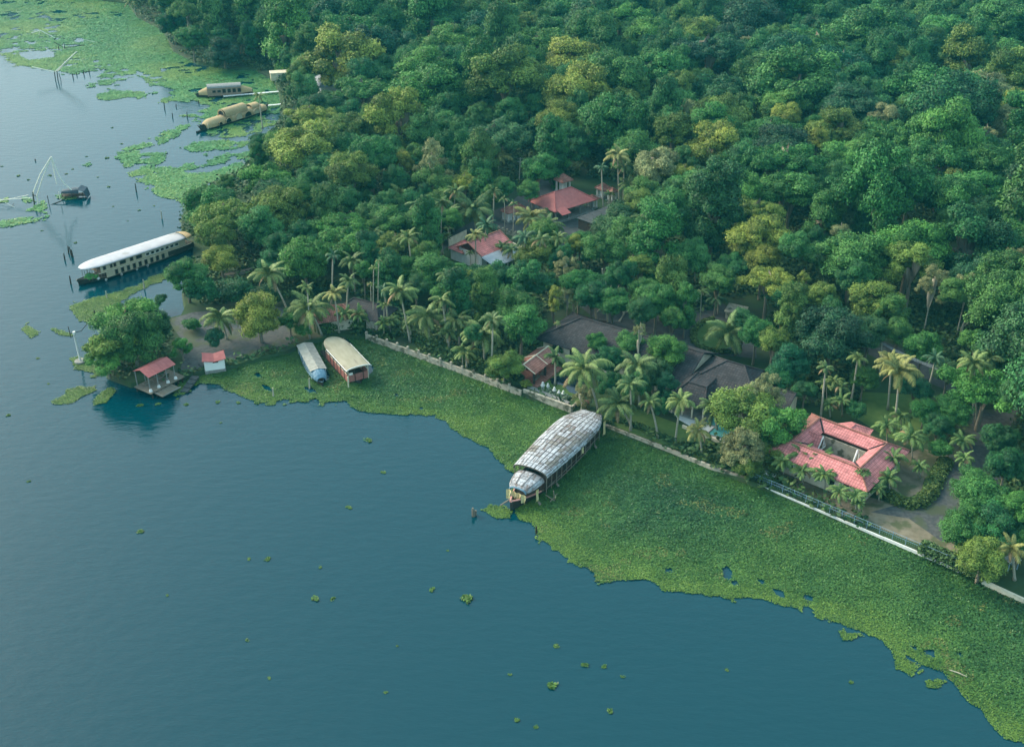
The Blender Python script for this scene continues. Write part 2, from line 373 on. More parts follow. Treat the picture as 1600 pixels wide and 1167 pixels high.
HOLES = [[(30, 82), (50, 79), (85, 81), (84, 90), (60, 93), (45, 94), (33, 88)], [(240, 262), (262, 250), (275, 248), (280, 255), (262, 262)], [(285, 268), (320, 262), (345, 256), (365, 256), (330, 270), (300, 272)],
  [(1127, 890), (1137, 885), (1143, 895), (1140, 905), (1130, 905)], [(1140, 908), (1150, 906), (1152, 912), (1145, 915)], [(1205, 920), (1225, 925), (1228, 934), (1212, 930)], [(1255, 930), (1272, 932), (1270, 940), (1258, 938)], [(1255, 948), (1265, 948), (1274, 956), (1262, 962), (1254, 956)],
  [(1440, 1016), (1455, 1015), (1458, 1028), (1445, 1022)], [(1410, 1022), (1425, 1030), (1435, 1038), (1420, 1034)], [(1422, 1010), (1432, 1010), (1430, 1016)], [(1490, 1018), (1503, 1022), (1500, 1027)], [(1180, 905), (1196, 908), (1190, 914)],
  [(1040, 890), (1050, 888), (1052, 893), (1042, 895)], [(395, 585), (404, 583), (412, 592), (402, 590)], [(408, 600), (420, 604), (426, 612), (412, 609)], [(472, 605), (488, 608), (494, 615), (480, 615)], [(617, 617), (622, 615), (624, 620), (619, 621)],
  [(125, 445), (215, 425), (296, 385), (300, 392), (260, 412), (205, 440), (150, 462), (128, 458)], [(200, 462), (235, 448), (262, 440), (258, 450), (225, 458)], [(655, 637), (660, 637), (660, 641), (654, 640)],
  [(463, 532), (482, 528), (516, 590), (508, 600), (494, 600)], [(500, 520), (530, 516), (585, 575), (580, 585), (548, 592), (520, 560)]]
far_base = M('weed_base', (.07, .17, .055), (.095, .19, .06), scale=.3, rough=.9)
def P2(x, y):
    d = y * cP + CAM_H * sP
    return 800 + FPX * x / d, 583.5 - FPX * (y * sP - CAM_H * cP) / d
def mat_mask(x, y, group, grow=0.0):
    px, py = P2(x, y)
    ax = (fnoise(x, y, 5.0, 11, 4) - .5) * 26 + (fnoise(x, y, 1.2, 31, 2) - .5) * 8
    ay = (fnoise(x, y, 5.0, 51, 4) - .5) * 20 + (fnoise(x, y, 1.2, 71, 2) - .5) * 6
    if group == 'far': ax, ay = ax * .8, ay * .5
    qx, qy = px + ax, py + ay
    ok = np.zeros(np.shape(x), bool)
    for pl in MATS_PX[group]: ok |= inpoly(qx, qy, pl)
    frag = fnoise(x, y, 1.6 if group == 'near' else 2.6, 131, 2) > (.66 if group == 'near' else .60)
    for pl in MATS_PX[group]: ok |= frag & inpoly(px + ax * 2.3, py + ay * 2.0, pl)
    for pl in HOLES: ok &= ~inpoly(px + ax * .3, py + ay * .3, pl)
    edge = fnoise(x, y, 3.2, 91, 4) > .60     # ragged gaps, only where nowhere near the shore
    if group == 'far': ok &= ~(edge & (fnoise(x, y, 16, 5, 2) > .52))
    return ok & ~inpoly(x, y, LAND)
def leaf_quads(x, y, z, size, rs, tilt=.6, elong=1.5):
    n = len(x)
    az = rs.rand(n) * 2 * math.pi; tl = np.abs(rs.randn(n)) * tilt
    nx, ny, nz = np.sin(tl) * np.cos(az), np.sin(tl) * np.sin(az), np.cos(tl)
    N = np.stack([nx, ny, nz], 1)
    R = rs.randn(n, 3); A = np.cross(N, R); A /= np.linalg.norm(A, axis=1, keepdims=True) + 1e-9; B = np.cross(N, A)
    s = (size * (0.7 + .6 * rs.rand(n)))[:, None]
    C = np.stack([x, y, z], 1)
    co = np.stack([C - A * s * elong * .5, C + B * s * .5, C + A * s * elong * .5, C - B * s * .5], 1).reshape(-1, 3)
    return co, np.arange(n * 4).reshape(-1, 4)
def make_mat(name, group, box, dens, size, seed, label, cell):
    rs = np.random.RandomState(seed)
    x0, x1, y0, y1 = box; n = int((x1 - x0) * (y1 - y0) * dens)
    X = x0 + rs.rand(n) * (x1 - x0); Y = y0 + rs.rand(n) * (y1 - y0)
    k = mat_mask(X, Y, group); X, Y = X[k], Y[k]
    lush = fnoise(X, Y, 22, 3, 3) * 1.1 - .1
    px, py = P2(X, Y)
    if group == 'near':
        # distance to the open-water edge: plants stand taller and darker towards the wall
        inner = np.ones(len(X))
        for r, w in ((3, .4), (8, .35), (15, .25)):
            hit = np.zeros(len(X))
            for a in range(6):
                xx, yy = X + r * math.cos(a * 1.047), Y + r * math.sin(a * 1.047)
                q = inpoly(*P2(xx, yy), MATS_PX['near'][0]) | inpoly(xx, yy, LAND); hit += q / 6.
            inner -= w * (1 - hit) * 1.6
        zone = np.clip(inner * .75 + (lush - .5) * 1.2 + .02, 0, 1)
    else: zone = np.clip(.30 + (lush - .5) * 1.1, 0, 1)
    hgt = (.08 + .34 * zone) * (.5 + .9 * fnoise(X, Y, 1.5, 8, 2))
    if group == 'far': hgt = hgt * .45
    Z = .06 + hgt * rs.rand(len(X)) ** .6
    co, q = leaf_quads(X, Y, Z, size * (.85 + .4 * zone), rs, .32 if group == 'near' else .2)
    tone = np.clip(rs.rand(len(X)) * .7 + fnoise(X, Y, 2.5, 17, 3) * .9 - .28, 0, 1)
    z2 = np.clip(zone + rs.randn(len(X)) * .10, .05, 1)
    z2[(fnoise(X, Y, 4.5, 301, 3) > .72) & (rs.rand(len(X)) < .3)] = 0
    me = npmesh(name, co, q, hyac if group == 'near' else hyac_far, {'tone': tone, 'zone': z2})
    # closed bed of stems just over the water
    nx, ny = int((x1 - x0) / cell), int((y1 - y0) / cell)
    gx, gy = np.meshgrid(x0 + np.arange(nx) * cell, y0 + np.arange(ny) * cell, indexing='ij')
    ok = np.ones(gx.shape, bool)
    for dx, dy in ((.5, .5), (0, 0), (1, 0), (0, 1), (1, 1)): ok &= mat_mask(gx + dx * cell, gy + dy * cell, group)
    a = gx[ok]; c = gy[ok]; m = len(a); zz = np.full(m, .05)
    cb = np.stack([np.stack([a, c, zz], 1), np.stack([a + cell, c, zz], 1), np.stack([a + cell, c + cell, zz], 1), np.stack([a, c + cell, zz], 1)], 1).reshape(-1, 3)
    mb_ = npmesh(name + '_bed', cb, np.arange(m * 4).reshape(-1, 4), hyac_base if group == 'near' else far_base)
    o = bpy.data.objects.new(name, me); COL.objects.link(o); tag(o, label, None, None, 'stuff')
    inst('plant_bed', mb_, o); o.children[0]['kind'] = 'stuff'
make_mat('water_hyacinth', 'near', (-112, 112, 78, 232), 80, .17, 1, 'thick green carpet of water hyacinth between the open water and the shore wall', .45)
make_mat('water_hyacinth', 'far', (-330, -60, 236, 620), 11, .42, 2, 'pale green weed meadow choking the far end of the lagoon', .9)

# single drifting clumps
def clump_mesh(seed, n=130, r=1.0):
    rs = np.random.RandomState(seed)
    cs = rs.randn(3, 2) * [[.32, .22]]
    w = cs[rs.randint(0, 3, n)] + rs.randn(n, 2) * .20
    ln = np.linalg.norm(w, axis=1, keepdims=True); w = w * np.minimum(1, .55 / (ln + 1e-6)) + rs.randn(n, 2) * .05
    co, q = leaf_quads(w[:, 0] * r, w[:, 1] * r, .05 + rs.rand(n) * .12, np.full(n, .18), rs, .5)
    return npmesh('drifting_plants', co, q, hyac, {'tone': rs.rand(n), 'zone': rs.rand(n) * .5})
CL = [clump_mesh(s) for s in range(6)]
CLUMPS = [(572, 689, 1.4), (545, 794, .9), (730, 940, 1.9), (417, 874, .9), (218, 831, 1.0), (491, 935, 1.1), (521, 937, .8), (677, 921, .9), (868, 1070, 1.5), (915, 1040, .9), (870, 1010, .8), (944, 1042, .7), (974, 1056, .6), (796, 1053, .5),
  (806, 1123, .8), (954, 1110, .8), (838, 1135, .6), (600, 738, .8), (499, 886, .6), (388, 874, .6), (11, 650, .9), (44, 752, .6), (290, 632, .9), (340, 628, .9), (218, 635, 1.1), (248, 632, .9), (268, 612, 1.0), (372, 630, .8), (402, 630, 1.2), (602, 1082, .5), (388, 1000, .6), (150, 568, .8),
  (165, 628, .8), (238, 560, .5), (60, 560, .7), (76, 600, .5), (345, 660, .5), (128, 488, .5), (174, 200, .9), (190, 225, .8), (167, 247, 1.3), (104, 272, .8), (76, 275, 1.2), (214, 285, .6), (170, 293, 1.1), (113, 265, .7), (217, 329, .8), (240, 322, .6), (200, 346, .5), (30, 275, 1.1), (46, 281, .9),
  (66, 361, .6), (177, 323, .6), (118, 380, .8), (4, 260, .8), (135, 245, .7), (152, 277, .7), (1136, 1046, .5), (1330, 1065, .6), (700, 860, .4), (260, 930, .5), (420, 1060, .5), (620, 1010, .4)]
CLUMP_OBJ = []
for i, (x, y, s) in enumerate(CLUMPS):
    if not -20 < x < 1620: continue
    o = inst('drifting_plants', CL[i % 6], None, U(x, y, 0), (0, 0, i * 2.4), (s * .95, s * .75, s * .8))
    if i == 2: tag(o, 'largest loose green clump drifting alone on the near open water', 'floating plants')
    else: CLUMP_OBJ.append((o, x, y))

# ------------------------------------------------------------------ tree crowns
crownm = leaf_mat('tree_leaves', [(0, (.030, .125, .042)), (.25, (.052, .18, .045)), (.5, (.036, .145, .052)), (.72, (.10, .21, .044)), (.9, (.046, .17, .055)), (1, (.15, .23, .045))], .7)
bark = M('bark', (.16, .13, .09), (.26, .23, .18), scale=2, rough=.9, bump=.4, stretch=(3, 3, .5))
palebark = M('pale_bark', (.38, .34, .26), (.48, .44, .36), scale=2, rough=.9, bump=.2, stretch=(3, 3, .4))
palmbark = M('palm_bark', (.33, .29, .22), (.45, .41, .33), scale=1.2, rough=.9, bump=.3, stretch=(.3, .3, 6))
def ico(sub=1):
    import bmesh
    b = bmesh.new(); bmesh.ops.create_icosphere(b, subdivisions=sub, radius=1)
    v = np.array([x.co[:] for x in b.verts]); f = np.array([[k.index for k in q.verts] for q in b.faces]); b.free(); return v, f
ICO_V, ICO_F = ico(2)
def make_crown(seed, form, nleaf=11000, lsize=.05, mat=None):
    rs = np.random.RandomState(seed)
    P = {'round': (34, .66, .62, .26, .38), 'puffy': (24, .68, .75, .22, .36), 'umbrella': (40, .78, .26, .18, .27), 'column': (34, .5, 1.05, .26, .38), 'sparse': (30, .72, .70, .13, .24), 'bush': (12, .55, .45, .32, .48)}[form]
    K, rh, rv, r0, r1 = P
    cs = []; tries = 0
    while len(cs) < K and tries < 4000:
        tries += 1
        d = rs.randn(3); d /= np.linalg.norm(d)
        if form in ('umbrella',) and d[2] < -.15: continue
        if form != 'column' and d[2] < -.5: continue
        rad = rs.uniform(.62, 1.18)
        r = r0 * .6 + (r1 - r0 * .6) * rs.rand() ** 1.1; c = d * [rh, rh, rv] * rad
        if all(np.linalg.norm(c - q) > (r + w) * .46 for q, w in cs): cs.append((c, r))
    C = np.array([c for c, r in cs]); R = np.array([r for c, r in cs])
    w = R ** 2; idx = rs.choice(len(R), nleaf, p=w / w.sum())
    d = rs.randn(nleaf, 3); d /= np.linalg.norm(d, axis=1, keepdims=True)
    d[:, 2] = np.where((d[:, 2] < -.3), -d[:, 2], d[:, 2])
    bumpy = 1 + .16 * np.sin(d[:, 0] * 7 + idx) * np.sin(d[:, 1] * 6 + 2 * idx) + .10 * np.sin(d[:, 2] * 11 + 3 * idx) + .07 * np.sin(d[:, 0] * 19 + d[:, 1] * 17 + idx)
    stray = np.where(rs.rand(nleaf) < .13, 1 + .28 * rs.rand(nleaf), 1.0)
    P_ = C[idx] + d * (R[idx] * bumpy * stray * (.88 + .18 * rs.rand(nleaf)))[:, None] * [1, 1, .85]
    dd = np.linalg.norm(P_[:, None] - C[None], axis=2) / R[None]; dd[np.arange(nleaf), idx] = 9
    keep = dd.min(1) > .86
    P_, d, idx = P_[keep], d[keep], idx[keep]; n = len(P_)
    N = d + rs.randn(n, 3) * .62 + [0, 0, .3]; N /= np.linalg.norm(N, axis=1, keepdims=True)
    A = np.cross(N, rs.randn(n, 3)); A /= np.linalg.norm(A, axis=1, keepdims=True); B = np.cross(N, A)
    s = (lsize * rs.uniform(.6, 1.35, n))[:, None]
    co = np.stack([P_ - A * s * .7, P_ + B * s * .45 - N * s * .12, P_ + A * s * .7, P_ - B * s * .45 - N * s * .12], 1).reshape(-1, 3)
    q = np.arange(n * 4).reshape(-1, 4)
    lt = rs.rand(len(R))                                  # every bough its own tone
    tone = np.clip(.5 + (lt[idx] - .5) * .55 + rs.randn(n) * .17, 0, 1)
    tones = [tone]; V = [co]; T = []; base = len(co)
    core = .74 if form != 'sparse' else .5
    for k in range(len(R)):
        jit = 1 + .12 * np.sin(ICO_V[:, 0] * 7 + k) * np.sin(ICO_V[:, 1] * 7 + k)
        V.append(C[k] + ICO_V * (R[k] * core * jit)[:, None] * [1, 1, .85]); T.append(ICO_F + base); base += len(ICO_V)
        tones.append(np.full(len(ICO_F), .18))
    return npmesh('crown', np.concatenate(V), q, mat or crownm, {'tone': np.concatenate(tones)}, tris=np.concatenate(T))
CROWNS = {
 'r': [make_crown(s, 'round', 25000, .034) for s in (1, 2, 3, 4, 5)],
 'p': [make_crown(s, 'puffy', 22000, .034) for s in (11, 12, 13, 14)],
 'u': [make_crown(s, 'umbrella', 22000, .032) for s in (21, 22, 23)],
 'c': [make_crown(s, 'column', 20000, .040) for s in (31, 32)],
 's': [make_crown(s, 'sparse', 14000, .028) for s in (41, 42, 43)],
 'b': [make_crown(s, 'bush', 10000, .05) for s in (51, 52)]}
ZASP = {'r': .95, 'p': 1.0, 'u': 1.0, 'c': 1.25, 's': 1.15, 'b': .9}
def trunk_mesh(seed, mat, limbs=6, r=.5):
    rs = random.Random(seed); mb = MB()
    pts = [(rs.uniform(-.3, .3) * k / 4, rs.uniform(-.3, .3) * k / 4, k / 4.0) for k in range(5)]
    mb.tube(pts, [r * 1.25, r, r * .85, r * .7, r * .4], 7)
    for i in range(limbs):
        a = i * 2.4 + rs.random(); z0 = rs.uniform(.5, .95); L = rs.uniform(1.6, 2.6)
        b0 = (0.05, 0.05, z0)
        z0 = min(z0, .8); b1 = (math.cos(a) * L * .5, math.sin(a) * L * .5, z0 + .1); b2 = (math.cos(a) * L, math.sin(a) * L, z0 + .17 + rs.random() * .05)
        mb.tube([b0, b1, b2], [r * .45, r * .3, r * .1], 5)
    return mb.mesh('trunk', mat, True)
TRUNKS = [trunk_mesh(s, bark) for s in (1, 2, 3)]; PTRUNKS = [trunk_mesh(s, palebark, 9) for s in (4, 5)]
COLS = {'M': (.052, .175, .038), 'D': (.030, .115, .038), 'B': (.024, .095, .044), 'Y': (.20, .25, .042), 'O': (.125, .205, .038), 'G': (.08, .225, .042), 'P': (.24, .26, .11)}
CNAME = {'M': 'mid green', 'D': 'dark green', 'B': 'blue green', 'Y': 'yellow olive', 'O': 'olive green', 'G': 'fresh green', 'P': 'pale grey green'}
FNAME = {'r': 'round crowned', 'p': 'billowing', 'u': 'flat topped', 'c': 'tall narrow', 's': 'thin airy', 'b': 'low bushy'}
# ------------------------------------------------------------------ labels by landmark
MARKS = [('white roofed houseboat', 205, 400), ('tan thatched houseboats', 355, 165), ('grey patched houseboat', 870, 715), ('red roofed courtyard house', 1325, 710), ('dark tiled villa', 1010, 545),
  ('small red tiled gazebo', 843, 565), ('swimming pool', 1110, 650), ('red roofed open hall', 880, 312), ('blue grey metal roof', 762, 400), ('small white hut', 334, 560), ('red roofed jetty', 245, 585),
  ('two moored boats', 520, 558), ('round lawn', 1120, 525), ('grey pyramid roof', 512, 124), ('gravel drive', 1490, 750), ('cream shore wall', 690, 555), ('overhead wires lane', 1450, 580),
  ('upper right corner', 1560, 40), ('top edge centre', 950, 30), ('right edge of the picture', 1590, 330), ('far weed meadow', 260, 60), ('upturned brown boat', 370, 428), ('gravel yard', 340, 520), ('forest middle', 1180, 260), ('mooring stump', 740, 800), ('largest drifting clump', 730, 940), ('bottom left corner', 60, 1120), ('tall net rig', 80, 290), ('navigation pole', 122, 545)]
def place_phrase(px, py):
    nm, mx, my = min(MARKS, key=lambda m: math.hypot(m[1] - px, (m[2] - py) * 1.3))
    dx, dy = px - mx, py - my
    if math.hypot(dx, dy) < 22: rel = 'right beside the'
    elif abs(dx) > abs(dy) * 1.1: rel = 'right of the' if dx > 0 else 'left of the'
    else: rel = 'in front of the' if dy > 0 else 'behind the'
    return rel + ' ' + nm, math.hypot(dx, dy), nm
PENDING = []
def queue_label(o, look, cat, px, py, many=None): PENDING.append((o, look, cat, px, py, many))
ORD = ['nearest', 'second nearest', 'third nearest', 'fourth nearest', 'fifth nearest', 'sixth nearest', 'seventh nearest', 'eighth nearest', 'ninth nearest']
def flush_labels():
    g = {}
    for it in PENDING:
        ph, d, nm = place_phrase(it[3], it[4]); g.setdefault((it[1], ph), []).append((d, it, nm))
    for (look, ph), L in g.items():
        L.sort(key=lambda q: q[0])
        for k, (d, it, nm) in enumerate(L):
            o, _, cat, _, _, many = it
            if len(L) == 1: tag(o, f'{look} {ph}', cat, many)
            elif len(L) <= 9: tag(o, f'{look} {ph}, {ORD[k]}', cat, many)
            else: tag(o, f'{look} {ph}, one of many there', cat, f'{look}s {ph}')

# ------------------------------------------------------------------ broadleaf trees
TREES = """
626 193 104 Y p 11;475 226 104 Y p 11;547 282 88 O p 10;580 247 75 M r 10;675 256 78 P s 10;629 258 44 Y p 8;567 146 104 M u 11;580 82 95 B r 11;773 215 94 D u 10;541 168 30 Y c 8;503 172 72 D r 9;480 103 48 M r 9
696 66 64 P r 11;736 112 55 O r 10;640 96 48 P s 12;898 102 104 Y r 12;905 155 118 Y r 12;966 168 76 O p 11;874 188 72 Y r 11;864 240 84 M c 9;962 205 132 M r 11;992 245 92 M r 10;1112 238 112 Y r 11;1122 190 88 O r 11;1065 178 52 P r 11
1168 68 30 P r 13;859 54 64 M r 12;1088 58 84 O r 12;1070 272 44 Y p 10;1381 186 56 P p 13;1228 188 64 Y p 12;1308 205 88 O r 12;1275 222 42 Y p 12;1455 148 155 M u 13;1490 182 150 D r 12;1275 54 64 D r 13;1354 66 120 M r 13
1315 108 130 B u 13;1323 158 44 O p 12;1408 100 58 O r 13;1540 210 38 P p 12;1483 292 44 Y c 11;1362 242 74 G r 11;1380 270 60 M r 11;1535 262 92 M r 11;1303 262 92 G r 10;1586 170 62 Y p 12
1077 296 72 M r 10;1154 302 86 G r 11;1236 303 92 M r 11;1308 318 42 G c 10;1186 330 78 O u 11;1186 374 92 Y r 11;1192 408 62 Y r 9;1313 362 32 P r 11;1332 408 112 M r 10;1200 442 86 Y u 9;1256 434 22 Y p 10;1285 465 52 O r 8
1242 492 44 O p 8;1226 463 60 D r 8;1072 480 48 M c 7;1026 470 66 M r 8;1368 475 92 O r 8;1298 532 120 B r 8;1040 332 90 M r 10;1237 568 68 B r 6;1208 535 52 O r 7;1258 610 40 D r 5
727 284 50 Y u 8;668 335 46 Y p 7;964 356 78 D r 7;995 325 62 O r 9;833 402 58 O r 7;884 420 52 P s 8;946 395 68 M r 8;897 384 36 Y r 7;676 426 78 M r 7;735 440 26 Y c 6;784 438 68 D r 7;1000 418 52 O r 8;1008 458 52 M r 7
807 482 78 M r 7;866 468 28 Y c 9;886 464 42 P s 7;325 325 90 M r 8;340 374 74 O p 8;345 405 60 Y r 6;440 332 88 O r 9;470 304 46 M r 9;420 300 50 D r 8;291 434 70 M r 6;312 456 64 D b 4;476 413 92 G r 7;404 494 88 Y r 6
532 354 84 G u 8;605 352 64 M r 8;618 382 68 O u 8;568 422 34 M r 7;335 528 38 B b 3;284 546 38 G p 3;815 510 80 M r 7;788 572 62 O r 4;932 534 34 M r 6;952 562 58 D r 6;1042 550 64 G r 7;1040 612 44 B c 5
909 622 50 P s 3;822 600 18 Y b 1.6;1000 518 30 P s 10;1172 650 108 O p 6;1195 620 74 P s 7;1160 706 84 P p 4;1170 728 56 O p 2.8;1216 668 96 G p 5.5;1204 712 62 O p 2.8;745 436 50 D r 6;712 424 44 M r 6;925 462 62 D r 8;958 472 52 M r 8;905 448 60 M r 8;985 538 48 M r 6;1022 582 62 D r 5;955 602 50 D r 4;1000 600 40 M r 4;875 545 26 D b 3;1540 612 124 G u 8;1487 642 64 M r 6;1466 668 54 D r 5;1430 608 54 B r 5;1540 790 96 M r 6;1508 820 66 D r 5
1596 792 64 G r 8;1572 728 64 D r 6;1535 872 76 O r 4.5;1560 690 60 D r 6;200 498 100 G u 7;208 532 98 M r 6;176 535 88 O u 6;244 508 56 D r 5;166 562 66 G u 4;350 86 56 B r 5;449 124 26 D b 3;408 222 36 D r 5;404 248 40 M c 5;300 62 50 M r 8;270 38 50 D r 8;330 30 60 M r 9
1458 446 60 P s 10;1510 452 56 P s 10;1586 418 70 P s 11;1525 535 50 G r 9;1505 832 82 M r 5;1562 825 92 D r 6;1522 762 72 M r 6;1594 852 62 M r 5;828 298 38 M r 7;842 268 62 M r 9;985 350 42 M r 6;906 378 46 M r 6;858 388 42 M r 6;702 345 42 G r 6;1050 500 46 M r 7;1002 486 50 D r 8;1182 520 60 M r 7;1162 500 46 D r 7;1122 438 62 M r 8;1212 592 50 D r 5;1358 522 62 D r 8;1442 545 60 M r 7;1402 518 52 M r 8;1482 582 54 D r 6;1350 592 46 M r 5;1338 640 38 D b 3;1445 642 48 M r 5;1472 702 40 M b 3;452 500 42 M r 4;474 516 30 G b 2.5;300 508 30 M b 2;640 420 50 M r 6;650 450 50 D r 6;700 460 50 M r 6;436 226 40 D c 7;700 200 60 M r 9;350 140 1 M b 1;835 105 60 M r 12;1030 100 90 M u 12;1010 60 70 G r 13;1180 120 90 M r 12;760 60 90 B r 12
370 455 66 D b 3;420 462 50 D b 3;250 470 26 D b 2
"""
GRASS_BELOW = []
placed = []       # x, y, r of every crown
def add_tree(x, y, r, code, form, hc, zs=1.0, seed=0, many=None, px=None):
    rs = random.Random(seed * 7 + 3)
    cx, cy = px if px else proj(x, y, hc)
    nm = {'b': 'shrub'}.get(form, 'tree'); 
    root = thing({'s': 'airy_tree', 'c': 'slender_tree', 'u': 'umbrella_tree', 'b': 'shrub'}.get(form, 'broadleaf_tree'), (x, y, GZ - .05), rs.uniform(0, 6.28))
    cm = rs.choice(CROWNS[form]); v = rs.uniform(.86, 1.14)
    k = inst('crown', cm, root, (0, 0, hc - GZ), (rs.uniform(-.16, .16), rs.uniform(-.16, .16), 0), (r * rs.uniform(.86, 1.14), r * rs.uniform(.86, 1.14), r * ZASP[form] * zs * rs.uniform(.85, 1.15)))
    c = COLS[code]; h = rs.uniform(-.012, .012)
    k.color = (c[0] * v + h, c[1] * v, c[2] * v, 1)
    if form != 'b':
        th = hc - GZ + r * .25
        tm = rs.choice(PTRUNKS if (code == 'P' or form == 's') else TRUNKS); q = max(.35, r / 7) * (.55 if form == 's' else .85)
        inst('trunk', tm, root, (0, 0, 0), (0, 0, 0), (q, q, th))
    queue_label(root, f'{CNAME[code]} {FNAME[form]} {nm}', nm, cx, cy, many)
    placed.append((x, y, r)); return root
for o_, x_, y_ in CLUMP_OBJ: queue_label(o_, 'small loose weed clump drifting', 'floating plants', x_, y_, None)
n = 0
for tk in TREES.replace('\n', ';').split(';'):
    if not tk.strip(): continue
    a = tk.split(); cx, cy, w, hc = float(a[0]), float(a[1]), float(a[2]), float(a[5])
    if w < 5: continue
    x, y, _ = U(cx, cy, hc); r = w / 2 / scale_at(cy, hc) * 1.04
    n += 1; add_tree(x, y, r, a[3], a[4], hc, seed=n, px=(cx, cy))

# places that stay open: buildings, yards, water gaps (seen from the air)
OPEN = [[(180, 190), (438, 190), (398, 215), (388, 262), (325, 283), (280, 310), (180, 310)], [(840, 284), (880, 280), (975, 290), (990, 345), (930, 372), (880, 372), (840, 345), (800, 350), (785, 325), (800, 318), (835, 320)], [(695, 362), (735, 350), (820, 375), (822, 392), (800, 425), (745, 428), (700, 410)],
 [(855, 500), (905, 490), (1010, 518), (1100, 545), (1180, 550), (1185, 585), (1245, 620), (1240, 640), (1150, 625), (1120, 700), (1050, 690), (1065, 600), (1010, 560), (985, 545), (900, 600), (855, 560)],
 [(1080, 498), (1130, 494), (1180, 520), (1180, 555), (1100, 548), (1072, 515)], [(805, 560), (860, 535), (935, 590), (940, 645), (890, 640), (805, 605)], [(1235, 640), (1300, 640), (1440, 690), (1510, 690), (1520, 640), (1580, 650), (1560, 740), (1500, 790), (1480, 860), (1490, 890), (1150, 760), (1190, 720), (1240, 740)],
 [(260, 500), (300, 480), (395, 470), (480, 470), (580, 490), (570, 520), (450, 560), (330, 590), (210, 610), (210, 560), (260, 560)], [(575, 495), (640, 510), (800, 565), (810, 600), (570, 530)],
 [(1345, 590), (1420, 540), (1480, 590), (1460, 690), (1340, 670)], [(425, 105), (445, 108), (445, 122), (425, 122)], [(492, 110), (538, 112), (540, 145), (500, 140)], [(300, 125), (425, 125), (440, 200), (300, 225)], [(400, 130), (445, 130), (445, 180), (400, 200)], [(500, 465), (600, 465), (600, 520), (500, 520)], [(800, 225), (830, 225), (835, 290), (800, 290)],
 [(255, 395), (310, 390), (300, 500), (240, 490)], [(335, 415), (395, 400), (400, 440), (340, 445)], [(1400, 520), (1500, 560), (1490, 610), (1395, 560)], [(945, 230), (985, 230), (985, 325), (950, 325)], [(1080, 440), (1110, 440), (1110, 500), (1080, 500)]]
rng = np.random.RandomState(77)
def all_in_land(X, Y, d):
    k = np.ones(len(X), bool)
    for a in (0, 1.57, 3.14, 4.71): k &= inpoly(X + d * math.cos(a), Y + d * math.sin(a), LAND)
    return k
NC = 26000
CY = 128 + (570 - 128) * rng.rand(NC) ** .8; CX = rng.uniform(-.515, .515, NC) * (CY + 40)
ZS = (CX < 30) & (CY < 300)
CR = np.where(ZS, rng.uniform(3.6, 7.4, NC), 5.6 + 7.4 * rng.rand(NC) ** 1.3)
CR[15000:] *= .58; CR[22000:] *= .8
CH = np.where(ZS, 5.0 + CR * .45, 7.5 + CR * .5) * rng.uniform(.78, 1.3, NC)
CD = CY * cP + (CAM_H - CH) * sP
CPX = 800 + FPX * CX / CD; CPY = 583.5 - FPX * (CY * sP - (CAM_H - CH) * cP) / CD
CRP = CR * FPX / CD
GPX, GPY = P2(CX, CY)
ok = (CPX > -160) & (CPX < 1760) & (CPY < 1010) & all_in_land(CX, CY, CR * .75)
for pl in OPEN:
    for qx, qy in ((CPX, CPY - CRP * .6), (CPX, CPY + CRP * .75), (CPX - CRP * .8, CPY), (CPX + CRP * .8, CPY), (GPX, GPY), (CPX, CPY), (CPX - CRP * .6, CPY + CRP * .6), (CPX + CRP * .6, CPY + CRP * .6)):
        ok &= ~inpoly(qx, qy, pl)
PA = np.zeros((4000, 3)); npl = len(placed); PA[:npl] = placed
RND = []
for i in np.nonzero(ok)[0]:
    x, y, r = CX[i], CY[i], CR[i]; q = PA[:npl]
    if (((q[:, 0] - x) ** 2 + (q[:, 1] - y) ** 2) < ((r + q[:, 2]) * .66) ** 2).any(): continue
    PA[npl] = (x, y, r); npl += 1
    RND.append((x, y, r, CH[i], CPX[i], CPY[i], CRP[i]))
def rnd_kind(x, y, px, py):
    a = fnoise(np.array([x]), np.array([y]), 45, 200, 2)[0]; b_ = rng.rand()
    warm = .24 + (a - .5) * 1.4 + (.30 if px < 1250 and 150 < py < 430 else 0) - (.25 if py < 90 else 0)
    if b_ < .05: return 'P', 'p'
    code = rng.choice(['Y', 'O', 'G', 'M', 'O']) if b_ < warm else rng.choice(['M', 'M', 'D', 'B', 'G', 'M'])
    return code, rng.choice(['r', 'r', 'r', 'p', 'u', 'c', 'p'])
RND.sort(key=lambda t: -t[6] * (1 if (-40 < t[4] < 1640 and t[5] > -30) else .1))
nhero = n; NIND = 300 - nhero
far = []
for i, (x, y, r, hc, px, py, rp) in enumerate(RND):
    code, form = rnd_kind(x, y, px, py)
    if i < NIND: add_tree(x, y, r, code, form, hc, seed=1000 + i)
    else: far.append((x, y, r, hc, code, form))

